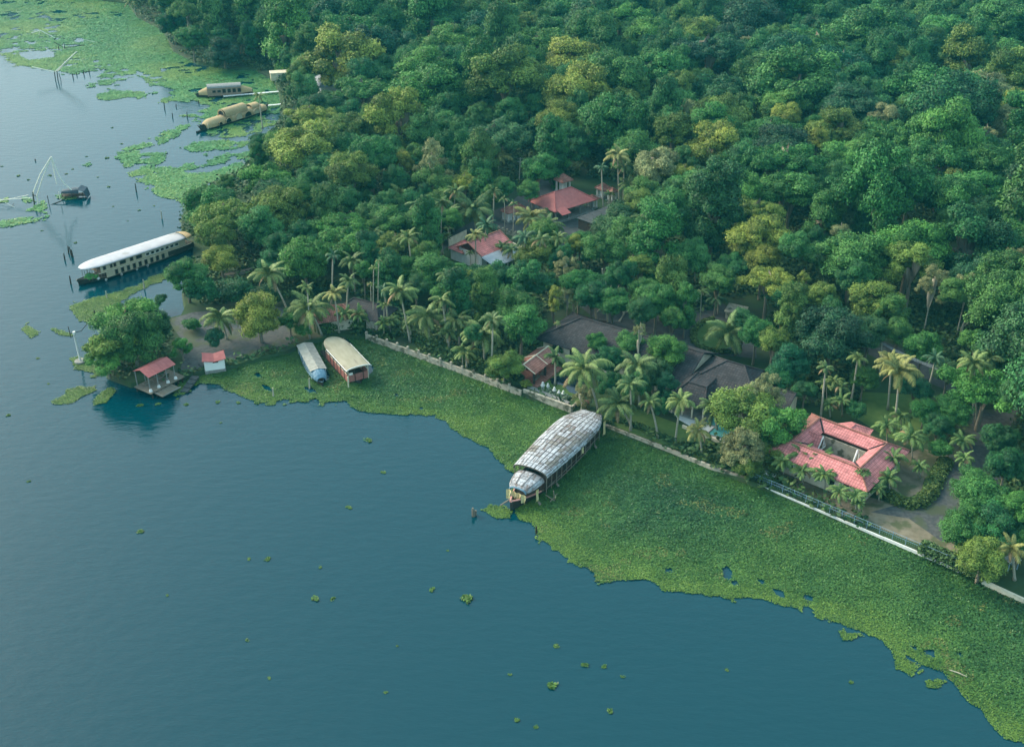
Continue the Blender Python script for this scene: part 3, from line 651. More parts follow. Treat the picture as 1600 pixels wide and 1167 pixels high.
# the rest of the forest: one mass of trees scattered by geometry nodes
lib = bpy.data.collections.new('tree_crowns_source'); KEYS = []
for kf in ('r', 'p', 'u', 'c'):
    for j, me in enumerate(CROWNS[kf]):
        o = bpy.data.objects.new('crown_%02d' % len(KEYS), me); o.color = (1, 1, 1, 0); lib.objects.link(o); KEYS.append(kf)
me = bpy.data.meshes.new('forest'); me.from_pydata([(x, y, hc) for x, y, r, hc, c, f in far], [], [])
at = me.attributes.new('scl', 'FLOAT_VECTOR', 'POINT'); at.data.foreach_set('vector', np.array([(r * (.84 + .3 * ((i * 37) % 10) / 10), r * (.84 + .3 * ((i * 53) % 10) / 10), r * ZASP[f] * (1.05 + .35 * ((i * 71) % 10) / 10)) for i, (x, y, r, hc, c, f) in enumerate(far)], np.float32).ravel())
at = me.attributes.new('kin', 'INT', 'POINT'); at.data.foreach_set('value', np.array([rng.choice([k for k, kk in enumerate(KEYS) if kk == f]) for *_, f in far], np.int32))
at = me.attributes.new('rot', 'FLOAT_VECTOR', 'POINT'); at.data.foreach_set('vector', np.array([(0, 0, rng.rand() * 6.28) for _ in far], np.float32).ravel())
fo = bpy.data.objects.new('forest', me); COL.objects.link(fo); fo.color = (1, 1, 1, 0)
tag(fo, 'dense mixed green forest filling the distance to the top edge', None, None, 'stuff')
ng = bpy.data.node_groups.new('scatter_trees', 'GeometryNodeTree')
ng.interface.new_socket('Geometry', in_out='INPUT', socket_type='NodeSocketGeometry'); ng.interface.new_socket('Geometry', in_out='OUTPUT', socket_type='NodeSocketGeometry')
gi = ng.nodes.new('NodeGroupInput'); go = ng.nodes.new('NodeGroupOutput')
ip = ng.nodes.new('GeometryNodeInstanceOnPoints'); ci = ng.nodes.new('GeometryNodeCollectionInfo')
ci.inputs[0].default_value = lib; ci.inputs[1].default_value = True; ci.inputs[2].default_value = True
def named(nm, ty):
    a = ng.nodes.new('GeometryNodeInputNamedAttribute'); a.data_type = ty; a.inputs[0].default_value = nm; return a.outputs[0]
ng.links.new(gi.outputs[0], ip.inputs['Points']); ng.links.new(ci.outputs[0], ip.inputs['Instance']); ip.inputs['Pick Instance'].default_value = True
ng.links.new(named('kin', 'INT'), ip.inputs['Instance Index']); ng.links.new(named('scl', 'FLOAT_VECTOR'), ip.inputs['Scale']); ng.links.new(named('rot', 'FLOAT_VECTOR'), ip.inputs['Rotation'])
ng.links.new(ip.outputs[0], go.inputs[0])
md = fo.modifiers.new('scatter', 'NODES'); md.node_group = ng
print('hero', nhero, 'random', len(RND), 'far', len(far))

# undergrowth on the forest floor
rsu = np.random.RandomState(5); N_ = 95000
yy = 125 + 400 * rsu.rand(N_); xx = rsu.uniform(-.5, .5, N_) * (yy + 40) * 1.02
ppx, ppy = P2(xx, yy)
k = inpoly(xx, yy, LAND)
for d in (.3,):
    for a in (0, 1.57, 3.14, 4.71): k &= inpoly(xx + d * math.cos(a), yy + d * math.sin(a), LAND)
CLEAR = [o for o in [[(262, 500), (300, 482), (380, 478), (560, 466), (580, 512), (530, 525), (450, 547), (352, 572), (318, 580), (280, 590), (215, 612), (210, 590), (265, 575)],
  [(1160, 735), (1240, 640), (1300, 640), (1500, 690), (1505, 640), (1595, 640), (1580, 700), (1530, 800), (1500, 890)], [(845, 500), (905, 470), (960, 450), (1100, 500), (1130, 465), (1190, 500), (1250, 630), (1150, 700), (1050, 700), (945, 665), (893, 640), (815, 612), (790, 590), (850, 560)],
  [(650, 395), (728, 350), (800, 312), (838, 278), (890, 280), (985, 290), (1000, 345), (930, 375), (880, 400), (830, 400), (800, 430), (700, 430)], [(1345, 515), (1520, 590), (1520, 625), (1460, 680), (1340, 670)]]]
for pl in CLEAR: k &= ~inpoly(ppx, ppy, pl)
k &= fnoise(xx, yy, 9, 61, 3) > .38
xx, yy = xx[k], yy[k]; NB = len(xx)
rep = 7; cx_ = np.repeat(xx, rep) + rsu.randn(NB * rep) * .6; cy_ = np.repeat(yy, rep) + rsu.randn(NB * rep) * .6
hh = np.repeat(rsu.rand(NB) ** 2 * 1.6 + .3, rep)
co, q = leaf_quads(cx_, cy_, GZ + .1 + rsu.rand(NB * rep) * hh, np.full(NB * rep, .55), rsu, .8)
und = leaf_mat('undergrowth_leaves', [(0, (.03, .08, .03)), (.5, (.05, .11, .035)), (1, (.09, .14, .04))], .5, .6, False, True)
o = inst('undergrowth', npmesh('undergrowth', co, q, und, {'tone': rsu.rand(NB * rep), 'zone': np.repeat(rsu.rand(NB), rep)}))
tag(o, 'tangled green undergrowth on the forest floor', None, None, 'stuff')
# ------------------------------------------------------------------ building materials
red_tile = tile_mat('red_tiles', (.56, .19, .19), (.64, .235, .23), (.26, .09, .085), (.09, .07, .05), .40, .5, .6)
old_tile = tile_mat('old_red_tiles', (.36, .14, .11), (.46, .20, .16), (.16, .08, .06), (.10, .08, .05), .36, .4, .62)
dark_tile = tile_mat('dark_tiles', (.028, .028, .034), (.052, .046, .05), (.014, .014, .016), (.20, .16, .14), .45, .45, .70, .8)
red_sheet = M('red_sheet', (.38, .105, .10), (.46, .135, .125), scale=1.5, rough=.6)
grey_sheet = M('grey_sheet', (.24, .29, .35), (.33, .38, .44), scale=1.2, rough=.5)
cream = M('cream_wall', (.62, .54, .40), (.75, .68, .53), scale=1.2, rough=.9)
white = M('white_paint', (.70, .69, .66), (.80, .79, .76), scale=1.5, rough=.7)
dirtywall = M('weathered_wall', (.50, .44, .35), (.32, .28, .22), scale=1.6, rough=.95, detail=8, c3=(.13, .13, .09), s3=.8, t3=.58)
darkwood = M('dark_wood', (.035, .025, .02), (.06, .04, .03), scale=3, rough=.8)
wood = M('weathered_wood', (.16, .13, .10), (.24, .20, .155), scale=2.5, rough=.9, stretch=(.4, 4, 4))
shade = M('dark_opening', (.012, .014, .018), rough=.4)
stone = M('stone', (.20, .20, .19), (.30, .29, .27), scale=2, rough=.95, bump=.3)
paving = M('paving', (.60, .62, .62), (.70, .72, .71), scale=1.0, rough=.85)
rope = M('rope', (.35, .30, .22), rough=.9)
greenp = leaf_mat('hedge_leaves', [(0, (.10, .17, .03)), (1, (.17, .22, .04))], .45)

def hip_faces(L, Wd, z0, z1, ridge, over=0):
    """hip roof faces; ridge = ridge length along x (0 pyramid)"""
    a, b, r = L / 2, Wd / 2, ridge / 2
    A, B, C, D = (-a, -b, z0), (a, -b, z0), (a, b, z0), (-a, b, z0); E, F = (-r, 0, z1), (r, 0, z1)
    if r < .01: return [(A, B, E), (B, C, E), (C, D, E), (D, A, E)]
    return [(A, B, F, E), (B, C, F), (C, D, E, F), (D, A, E)]
def roof_part(root, faces, mat, name='roof', th=.14, caps=True, capmat=None):
    mb = MB()
    for f in faces: mb.slab([Vector(p) for p in f], th)
    r = mb.build(name, mat, root)
    if caps:
        seen = set()
        for f in faces:
            for i in range(len(f)):
                p, q = f[i], f[(i + 1) % len(f)]
                if abs(p[2] - q[2]) < .01 and p[2] == min(k[2] for k in f): continue
                key = tuple(sorted((tuple(round(c, 2) for c in p), tuple(round(c, 2) for c in q))))
                if key in seen: continue
                seen.add(key)
                m2 = MB(); up = Vector((0, 0, .04)); m2.tube([Vector(p) + up, Vector(q) + up], .13, 6)
                m2.build('ridge_cap', capmat or mat, r)
    return r
def win(root, x, y, z, w, h, face, frame=None, glass=None, name='window'):
    """window proud of a wall; face = outward angle"""
    mb = MB(); mb.box(0, 0, 0, w, .06, h)
    o = mb.build(name, glass or shade, root, loc=(x, y, z), rot=(0, 0, face + math.pi / 2))
    f = MB(); t = .09
    f.box(0, -.03, h / 2 + t / 2, w + 2 * t, .1, t); f.box(0, -.03, -h / 2 - t / 2, w + 2 * t, .1, t); f.box(-w / 2 - t / 2, -.03, 0, t, .1, h); f.box(w / 2 + t / 2, -.03, 0, t, .1, h)
    f.build('frame', frame or white, o)
    return o
def box_part(root, name, mat, *a, **k):
    mb = MB(); mb.box(*a, **k); return mb.build(name, mat, root)

# ------------------------------------------------------------------ red roofed courtyard house
ch = thing('courtyard_house', (48.0, 141.2, GZ), math.radians(-41), 'cream walled house under a red tiled roof ringing an open courtyard', 'house')
ox, oy, ix, iy, rx, ry, ez, rz, iz = 8.0, 7.0, 3.7, 2.3, 5.4, 4.4, 2.9, 4.4, 3.6
def ring(sx, sy, z): return [(-sx, -sy, z), (sx, -sy, z), (sx, sy, z), (-sx, sy, z)]
O_, R_, I_ = ring(ox, oy, ez), ring(rx, ry, rz), ring(ix, iy, iz)
for side in range(4):
    k = (side + 1) % 4
    mb = MB(); mb.slab([O_[side], O_[k], R_[k], R_[side]], .15); rr = mb.build('roof', old_tile if side == 3 else red_tile, ch)
    mb = MB(); mb.slab([R_[side], R_[k], I_[k], I_[side]], .15); mb.build('inner_roof', red_tile, ch)
    if side == 3: rr['label'] = 'older brown mossy end of the roof'
    m2 = MB(); m2.tube([Vector(R_[side]) + Vector((0, 0, .05)), Vector(R_[k]) + Vector((0, 0, .05))], .15, 6); m2.build('ridge_cap', old_tile, rr)
    m2 = MB(); m2.tube([Vector(O_[side]) + Vector((0, 0, .05)), Vector(R_[side]) + Vector((0, 0, .05))], .13, 6); m2.build('hip_cap', old_tile, rr)
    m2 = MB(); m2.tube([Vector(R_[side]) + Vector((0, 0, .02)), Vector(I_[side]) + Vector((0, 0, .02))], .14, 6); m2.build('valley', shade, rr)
mb = MB(); wx, wy = ox - .9, oy - .9
for (x, y, sx, sy) in ((0, -wy, 2 * wx, .25), (0, wy, 2 * wx, .25)): mb.box(x, y, 1.5, sx, sy, 3.0)
for (x, y, sx, sy) in ((-wx, 0, .25, 2 * wy - .25), (wx, 0, .25, 2 * wy - .25)): mb.box(x, y, 1.55, sx, sy, 3.1)
mb.build('wall', cream, ch)
mb = MB()
for (x, y, sx, sy) in ((0, -iy, 2 * ix, .2), (0, iy, 2 * ix, .2)): mb.box(x, y, 1.55, sx, sy, 2.9)
for (x, y, sx, sy) in ((-ix, 0, .2, 2 * iy - .2), (ix, 0, .2, 2 * iy - .2)): mb.box(x, y, 1.6, sx, sy, 3.0)
mb.build('courtyard_wall', dirtywall, ch)
box_part(ch, 'courtyard_floor', stone, 0, 0, .12, 2 * ix - .3, 2 * iy - .3, .2)
for x in (-6.4, -4.2, -2, .2, 2.4, 4.6, 6.6): win(ch, x, -wy - .15, 1.7, .9, 1.3, -math.pi / 2)
for y in (-4.6, -2.2, .2, 2.6, 4.8): win(ch, wx + .15, y, 1.7, .9, 1.3, 0)
for y in (-1.2, 1.2): win(ch, ix - .14, y, 2.0, .8, 1.5, math.pi)
box_part(ch, 'plinth_band', white, 0, -wy - .22, 2.72, 2 * wx + .3, .2, .16)
box_part(ch, 'plinth_band', white, wx + .22, 0, 2.7, .2, 2 * wy + .2, .16)
for (gx, sg) in ((-ix + 1.0, 1), (ix - .7, -1)):       # white gablets over the court ends
    mb = MB(); w, h = 1.5, 2.4; zb = 1.9
    mb.tube([(gx, -w, zb), (gx + sg * .1, 0, zb + h), (gx, w, zb)], .13, 4)
    mb.tube([(gx, -w * .45, zb), (gx, -w * .45, zb + h * .55)], .1, 4); mb.tube([(gx, w * .45, zb), (gx, w * .45, zb + h * .55)], .1, 4); mb.box(gx, 0, zb, .16, 2 * w, .16)
    mb.build('gable_frame', white, ch)
    if sg > 0: roof_part(ch, [((gx + sg * .02, -w - .3, zb - .05), (gx + sg * .02, 0, zb + h + .1), (gx - sg * 2.2, 0, zb + h + .1), (gx - sg * 2.2, -w - .3, zb + .3))[::sg], ((gx + sg * .02, 0, zb + h + .1), (gx + sg * .02, w + .3, zb - .05), (gx - sg * 2.2, w + .3, zb + .3), (gx - sg * 2.2, 0, zb + h + .1))[::sg]], red_tile, 'gable_roof', caps=False)
pr = [((-.6 - 1.8, oy + 2.3, 2.7), (-.6, oy - .6, 4.3), (-.6, oy - 3.0, 4.3), (-.6 - 2.6, oy - 1.0, 3.6)), ((-.6, oy - .6, 4.3), (-.6 + 1.8, oy + 2.3, 2.7), (-.6 + 2.6, oy - 1.0, 3.6), (-.6, oy - 3.0, 4.3)), ((-2.4, oy + 2.3, 2.7), (1.2, oy + 2.3, 2.7), (-.6, oy - .6, 4.3))]
roof_part(ch, [p[::-1] for p in pr], red_tile, 'porch_roof', caps=False)
for x in (-2.1, .9): box_part(ch, 'porch_post', cream, x, oy + 1.9, 1.35, .3, .3, 2.7)
box_part(ch, 'porch_step', stone, -.6, oy + 1.3, .12, 4.2, 2.6, .2)
mb = MB()
for k in range(40):
    a, r = k * 2.4, .1 + .02 * k; mb.face([(6.2 + math.cos(a) * r, -5.0 + math.sin(a) * r, 4.25 + (k % 5) * .12), (6.2 + math.cos(a + .5) * (r + .5), -5 + math.sin(a + .5) * (r + .5), 4.4), (6.2 + math.cos(a + .9) * r, -5 + math.sin(a + .9) * r, 4.7 - (k % 3) * .1)])
o = mb.build('roof_plant', greenp, ch); o.color = (.10, .17, .04, 1)

# ------------------------------------------------------------------ dark tiled villa
def wall_ring(root, x0, x1, y0, y1, h, mat, t=.25):
    mb = MB(); mb.box((x0 + x1) / 2, y0, h / 2, x1 - x0, t, h); mb.box((x0 + x1) / 2, y1, h / 2, x1 - x0, t, h)
    mb.box(x0, (y0 + y1) / 2, h / 2 - .02, t, y1 - y0 - t, h); mb.box(x1, (y0 + y1) / 2, h / 2 - .02, t, y1 - y0 - t, h); return mb.build('wall', mat, root)
def seg(a, b, z):
    A, B = U(*a, z), U(*b, z); return ((A[0] + B[0]) / 2, (A[1] + B[1]) / 2), math.hypot(B[0] - A[0], B[1] - A[1]), math.atan2(B[1] - A[1], B[0] - A[0])
(cx, cy), L, ang = seg((908, 497), (1100, 552), 7.3)
v1 = thing('tiled_villa', (cx, cy, GZ), ang, 'long dark tiled hall with a hipped far end and lichen flecked roof', 'house')
a = L / 2; w = 6.3
roof_part(v1, [((-a - 5.5, -w, 3.6), (a, -w, 3.6), (a, 0, 6.5), (-a, 0, 6.5)), ((a, w, 3.6), (-a - 5.5, w, 3.6), (-a, 0, 6.5), (a, 0, 6.5)), ((-a - 5.5, w, 3.6), (-a - 5.5, -w, 3.6), (-a, 0, 6.5))], dark_tile, capmat=dark_tile)
wall_ring(v1, -a - 4.4, a - .6, -w + 1.2, w - 1.2, 3.7, cream)
mb = MB(); mb.face([(a - .5, -w + 1.1, 3.7), (a - .5, w - 1.1, 3.7), (a - .5, 0, 6.2)]); mb.build('gable_wall', cream, v1)
for x in range(-10, 11, 4): win(v1, x, -w + 1.2 - .16, 2.0, 1.2, 1.5, -math.pi / 2, darkwood)
(cx, cy), L, ang2 = seg((1130, 556), (1157, 563), 7.6)
v2 = thing('tiled_villa', U(1148, 582, 6.0)[:2] + (GZ,), ang, 'dark hipped villa with a peaked porch open towards the swimming pool', 'house')
roof_part(v2, hip_faces(14.5, 13.0, 3.4, 6.9, 3.0), dark_tile, capmat=dark_tile)
wall_ring(v2, -6.2, 6.2, -5.4, 5.4, 3.4, cream)
prc = [((-6.9, -9.4, 3.0), (-.6, -9.4, 3.0), (-1.8, -6.6, 5.0), (-5.0, -6.6, 5.0)), ((-.6, -9.4, 3.0), (-.6, -3.2, 4.3), (-1.8, -3.0, 5.0), (-1.8, -6.6, 5.0)), ((-6.9, -3.2, 3.9), (-6.9, -9.4, 3.0), (-5.0, -6.6, 5.0), (-5.0, -3.0, 5.0)), ((-5.0, -6.6, 5.0), (-1.8, -6.6, 5.0), (-1.8, -3.0, 5.05), (-5.0, -3.0, 5.05))]
roof_part(v2, prc, dark_tile, 'porch_roof', capmat=dark_tile)
for x in (-6.4, -4.6, -2.9, -1.0): box_part(v2, 'porch_post', cream, x, -8.9, 1.5, .24, .24, 3.0)
box_part(v2, 'porch_floor', stone, -3.7, -7.2, .14, 6.4, 3.6, .24)
for x in (-5.4, -3.7, -2.0): win(v2, x, -5.4 - .16, 1.5, 1.1, 2.2, -math.pi / 2, darkwood, name='door')
(cx, cy), L, ang3 = seg((1178, 592), (1240, 618), 5.2)
v3 = thing('tiled_villa', (cx, cy, GZ), ang, 'low brown tiled wing running right from the dark tiled villa', 'house')
roof_part(v3, [((-L / 2, -3, 3.0), (L / 2, -3, 3.0), (L / 2, 0, 4.4), (-L / 2, 0, 4.4)), ((L / 2, 3, 3.0), (-L / 2, 3, 3.0), (-L / 2, 0, 4.4), (L / 2, 0, 4.4))], dark_tile, capmat=dark_tile)
wall_ring(v3, -L / 2 + .5, L / 2 - .5, -2.2, 2.2, 3.0, cream)
for x in (-2.5, 0, 2.5): win(v3, x, -2.36, 1.6, .9, 1.2, -math.pi / 2, darkwood)

# tiled gazebo
(cx, cy), L, gang = seg((818, 570), (857, 541), 4.4)
gz = thing('tiled_gazebo', (cx, cy, GZ), gang, 'open sided gazebo with a small red brown gable roof and cream ridge strips', 'gazebo')
w = 2.3
for sg, nm in ((-1, 'front'), (1, 'back')):
    for j in range(2):
        x0, x1 = -L / 2 + j * L / 2, -L / 2 + (j + 1) * L / 2
        f = [(x0, sg * w, 2.5), (x1, sg * w, 2.5), (x1, 0, 3.6), (x0, 0, 3.6)]
        mb = MB(); mb.slab(f if sg < 0 else f[::-1], .1); mb.build('roof', old_tile, gz)
for x in (-L / 2, 0, L / 2):
    mb = MB(); mb.tube([(x, -w, 2.56), (x, 0, 3.66), (x, w, 2.56)], .09, 4); mb.build('verge_strip', cream, gz)
mb = MB(); mb.tube([(-L / 2, 0, 3.68), (L / 2, 0, 3.68)], .11, 5); mb.build('ridge_cap', cream, gz)
for x in (-L / 2 + .5, 0, L / 2 - .5):
    for y in (-w + .5, w - .5): box_part(gz, 'post', darkwood, x, y, 1.25, .28, .28, 2.5)
box_part(gz, 'floor', old_tile, 0, -.3, .15, L, 2 * w + .6, .26)
for x in (-1.8, .4): box_part(gz, 'bench', wood, x, -1.2, .5, 1.4, .5, .45)

# swimming pool and terrace
poolm = bpy.data.materials.new('pool_water'); poolm.use_nodes = True; b = poolm.node_tree.nodes['Principled BSDF']
b.inputs['Base Color'].default_value = (.10, .36, .36, 1); b.inputs['Roughness'].default_value = .08
pv_ = [U(x, y, GZ)[:2] for x, y in [(1074, 610), (1086, 602), (1155, 632), (1160, 672), (1138, 700), (1125, 692), (1060, 655), (1050, 640)]]
tag(ground_sheet('terrace', pv_, GZ + .12, paving, .3), 'pale stone terrace around the swimming pool')
pp = [U(x, y, GZ)[:2] for x, y in [(1064, 632), (1078, 630), (1128, 650), (1142, 656), (1150, 672), (1132, 686), (1104, 680), (1118, 668), (1062, 650)]]
sp = thing('swimming_pool', (0, 0, 0), 0, 'L shaped turquoise swimming pool beside the pale terrace', 'swimming pool')
o = ground_sheet('pool_water', pp, GZ + .15, poolm); o.parent = sp; del o['kind']
mb = MB()
for i in range(len(pp)):
    p, q = pp[i], pp[(i + 1) % len(pp)]; mb.tube([(p[0], p[1], GZ + .16), (q[0], q[1], GZ + .16)], .12, 4)
mb.build('pool_rim', stone, sp)

# red hall with gatehouses
rh = thing('open_hall', U(879, 312, 4.0)[:2] + (GZ,), math.radians(40), 'open red roofed hall on posts in the forest clearing', 'hall')
roof_part(rh, hip_faces(12.5, 9.2, 3.0, 5.6, 5.0), red_sheet, capmat=red_sheet)
roof_part(rh, [((-5.6, -6.2, 2.6), (-3.0, -6.2, 2.6), (-3.0, -3.6, 3.5), (-5.6, -3.6, 3.5))], red_sheet, 'lean_to_roof', caps=False)
for x in (-5.6, -1.9, 1.9, 5.6):
    for y in (-4.0, 4.0): box_part(rh, 'post', stone, x, y, 1.5, .3, .3, 3.0)
box_part(rh, 'floor', stone, 0, 0, .2, 12.2, 9, .4)
box_part(rh, 'inner_wall', cream, 0, 1.2, 1.3, 6, 3.5, 2.4)
def kiosk(px, py, s, label, hh=2.2, rot=.7):
    k = thing('kiosk', U(px, py, 2.5)[:2] + (GZ,), rot, label, 'kiosk')
    roof_part(k, hip_faces(s, s, hh, hh + s * .42, 0), old_tile, capmat=old_tile)
    for x in (-1, 1):
        for y in (-1, 1): box_part(k, 'post', white, x * s * .32, y * s * .32, hh / 2, .35, .35, hh)
    box_part(k, 'plinth', stone, 0, 0, .15, s * .9, s * .9, .3); box_part(k, 'core', white, 0, 0, hh * .4 + .3, s * .4, s * .4, hh * .8)
    return k
kiosk(880, 289, 3.4, 'tallest little red capped tower behind the open red hall', 3.0)
kiosk(942, 297, 2.8, 'small red capped shrine left of the tall yellow palm')
kiosk(925, 314, 2.3, 'squat red capped kiosk between hall and lawn')
kiosk(957, 302, 2.0, 'smallest red capped shrine under the palm, furthest right')
kiosk(795, 334, 2.8, 'left half of the pair of red roofs beside the lane', 2.4)
kiosk(810, 330, 3.2, 'right half of the pair of red roofs beside the lane', 2.2)
tag(inst('dark_shed_roof', None) if False else thing('net_shed', U(944, 345, 2)[:2] + (GZ,), math.radians(45), 'low dark flat roofed shed right of the open red hall', 'shed'))
sh = [o for o in COL.objects if o.name.startswith('net_shed')][0]
for j in range(9): box_part(sh, 'roof_sheet', asphalt, -5.0 + j * 1.3, 0, 2.45 + .03 * (j % 2), 1.25, 6.6, .08)
wall_ring(sh, -5.2, 5.6, -2.9, 2.9, 2.3, darkwood)
# house with metal roof
mh = thing('village_house', U(760, 392, 3.0)[:2] + (GZ,), math.radians(46), 'house with a red tiled roof and blue grey metal awning inside a cream compound', 'house')
roof_part(mh, [((-4.6, -3.4, 3.2), (4.6, -3.4, 3.2), (4.6, 0.6, 5.2), (-4.6, 0.6, 5.2)), ((4.6, 4.2, 3.2), (-4.6, 4.2, 3.2), (-4.6, .6, 5.2), (4.6, .6, 5.2))], red_tile, capmat=old_tile)
roof_part(mh, [((-5.0, -7.6, 2.4), (3.6, -7.6, 2.4), (4.6, -3.3, 3.25), (-4.8, -3.3, 3.25))], grey_sheet, 'awning', caps=False)
wall_ring(mh, -4.2, 4.2, -2.8, 3.6, 3.2, white)
for x in (-3.8, -.8, 2.2): box_part(mh, 'post', white, x, -6.9, 1.25, .2, .2, 2.5)
for x in (-2.5, 0, 2.5): win(mh, x, -2.96, 1.6, .9, 1.2, -math.pi / 2)
m3 = thing('outbuilding', U(724, 392, 2.5)[:2] + (GZ,), math.radians(46), 'small red roofed outbuilding at the left end of the cream compound', 'outbuilding')
roof_part(m3, hip_faces(4.5, 4.5, 2.4, 3.9, .8), red_tile, capmat=old_tile); wall_ring(m3, -1.8, 1.8, -1.8, 1.8, 2.4, white)
def wall_run(name, pts, h, th, mat, label, cat, zb=GZ, post=None, postmat=None, cap=None, panel=2.6, group=None):
    x0, y0 = pts[0]; r = thing(name, (x0, y0, zb), 0, label, cat, group)
    rs = random.Random(len(pts) * 7 + int(x0)); first = True
    for (a_, b_) in zip(pts, pts[1:]):
        L = math.hypot(b_[0] - a_[0], b_[1] - a_[1]); ang_ = math.atan2(b_[1] - a_[1], b_[0] - a_[0]); n_ = max(1, round(L / panel))
        for j in range(n_):
            t = (j + .5) / n_; x, y = a_[0] + (b_[0] - a_[0]) * t - x0, a_[1] + (b_[1] - a_[1]) * t - y0
            mb = MB(); mb.box(x, y, h / 2 - .15, L / n_ - .03, th, h + .3 + rs.uniform(-.03, .03), ang_); mb.build('wall_panel', mat, r)
            if cap: mb = MB(); mb.box(x, y, h + .06, L / n_ - .02, th + .14, .12, ang_); mb.build('coping', cap, r)
            if post:
                t = j / n_; x, y = a_[0] + (b_[0] - a_[0]) * t - x0, a_[1] + (b_[1] - a_[1]) * t - y0
                mb = MB(); mb.box(x, y, post / 2 - .05, .36, .36, post + .3, ang_); mb.build('post', postmat or mat, r)
    return r
G = lambda x, y: U(x, y, GZ)[:2]
wall_run('compound_wall', [G(701, 386), G(729, 372)], 1.9, .2, cream, 'cream compound wall left of the red and blue grey roofs', 'wall', panel=1.1)
wall_run('compound_wall', [G(756, 376), G(786, 384), G(815, 397)], 1.7, .2, cream, 'cream compound wall behind the red and blue grey roofs', 'wall', panel=1.1)
wall_run('lane_fence', [G(760, 356), G(812, 372)], .8, .15, dirtywall, 'pale low fence along the lane before the paired red roofs', 'fence', post=1.1, panel=1.2)
fh = thing('far_house', U(513, 128, 3.5)[:2] + (GZ,), .5, 'lone grey pyramid roofed house among far trees', 'house')
roof_part(fh, hip_faces(9.5, 9.5, 2.6, 6.2, 0), grey_sheet, capmat=grey_sheet); wall_ring(fh, -3.8, 3.8, -3.8, 3.8, 2.6, white)
fs = thing('far_house', U(437, 118, 2)[:2] + (GZ,), .25, 'small flat cream building at the weed meadow edge', 'building')
wall_ring(fs, -2.8, 2.8, -1.6, 1.6, 2.2, cream); box_part(fs, 'roof', cream, 0, 0, 2.3, 6.2, 3.8, .2); win(fs, 0, -1.75, 1.2, 1, 1.1, -math.pi / 2)
hb = thing('village_house', U(520, 492, 3)[:2] + (GZ,), .3, 'faded red roofed house half hidden behind palm fronds by the yard', 'house')
roof_part(hb, hip_faces(8.5, 6, 2.4, 4.0, 4), old_tile, capmat=old_tile); wall_ring(hb, -3.4, 3.4, -2.2, 2.2, 2.4, cream)
hb2 = thing('village_house', U(572, 487, 3)[:2] + (GZ,), -.5, 'brown tiled house behind the slender areca palms', 'house')
roof_part(hb2, hip_faces(10, 6.5, 2.6, 4.4, 5), dark_tile, capmat=dark_tile); wall_ring(hb2, -4.2, 4.2, -2.4, 2.4, 2.6, dirtywall)
gp = thing('garage', U(1150, 488, 2)[:2] + (GZ,), -.5, 'small weathered grey garage at the back of the turning circle', 'garage')
roof_part(gp, [((-1.9, -1.3, 1.6), (1.9, -1.3, 1.6), (1.9, 1.3, 2.2), (-1.9, 1.3, 2.2))], dirtywall, caps=False); wall_ring(gp, -1.6, 1.6, -1.0, 1.0, 1.55, dirtywall)
wp = thing('gate_pillar', U(1087, 480, 0)[:2] + (GZ,), 0, 'white figure shaped gate pillar at the turning circle', 'pillar')
mb = MB(); mb.tube([(0, 0, 0), (0, 0, .3), (0, 0, 1.6), (0, 0, 2.2)], [.45, .35, .4, .25], 8); mb.build('shaft', white, wp); mb = MB(); mb.tube([(0, 0, 2.2), (0, 0, 2.45), (0, 0, 2.7)], [.15, .28, .1], 8); mb.build('finial', white, wp)

# white hut
ht = thing('white_hut', U(335, 567, 1.5)[:2] + (GZ,), math.radians(16), 'small white hut with an upturned red roof on the quay', 'hut')
wall_ring(ht, -1.6, 1.6, -1.15, 1.15, 1.9, M('lit_hut_white', (.86, .85, .82), (.90, .89, .86), scale=1.5, rough=.8))  # whiter than the shared paint: a lit wall's brightness put into the colour
a, b_ = 2.0, 1.6
P_ = lambda x, y, z: (x, y, z)
roof_part(ht, [((-a, -b_, 2.1), (0, -b_, 1.75), (0, 0, 2.55), (-a * .9, 0, 2.95)), ((0, -b_, 1.75), (a, -b_, 2.1), (a * .9, 0, 2.95), (0, 0, 2.55)),
  ((0, b_, 1.75), (-a, b_, 2.1), (-a * .9, 0, 2.95), (0, 0, 2.55)), ((a, b_, 2.1), (0, b_, 1.75), (0, 0, 2.55), (a * .9, 0, 2.95))], red_sheet, caps=False, th=.1)
box_part(ht, 'window', shade, .2, -1.3, 1.55, .9, .06, .35)
box_part(ht, 'base', stone, 0, 0, -.4, 3.5, 2.6, .75)
# jetty pavilion
(jx, jy), L, ja = seg((218, 578), (261, 557), 4.6)
jp = thing('jetty_pavilion', (jx, jy, 0), ja, 'open jetty shelter with a faded red sheet roof over the water', 'pavilion')
w = 2.0; hl = L / 2
for sg in (-1, 1):
    f = [(-hl, sg * w, 3.75), (hl, sg * w, 3.75), (hl, 0, 4.55), (-hl, 0, 4.55)]
    for j in range(9):
        x0, x1 = -hl + L * j / 9 + .01, -hl + L * (j + 1) / 9 - .01; dz = .015 * (j % 2)
        f = [(x0, sg * w, 3.75 + dz), (x1, sg * w, 3.75 + dz), (x1, 0, 4.55 + dz), (x0, 0, 4.55 + dz)]
        mb = MB(); mb.slab(f if sg < 0 else f[::-1], .06); mb.build('roof_sheet', red_sheet, jp)
for x in (-hl + .2, -hl / 3, hl / 3, hl - .3):
    for y in (-w + .35, w - .35):
        mb = MB(); mb.tube([(x, y, .9), (x, y, 3.85)], .09, 6); mb.build('post', stone, jp)
        if y < 0: mb = MB(); mb.tube([(x, y - .1, 1.0), (x, y - .1, 1.4)], [.32, .22], 8); mb.build('post_foot', white, jp)
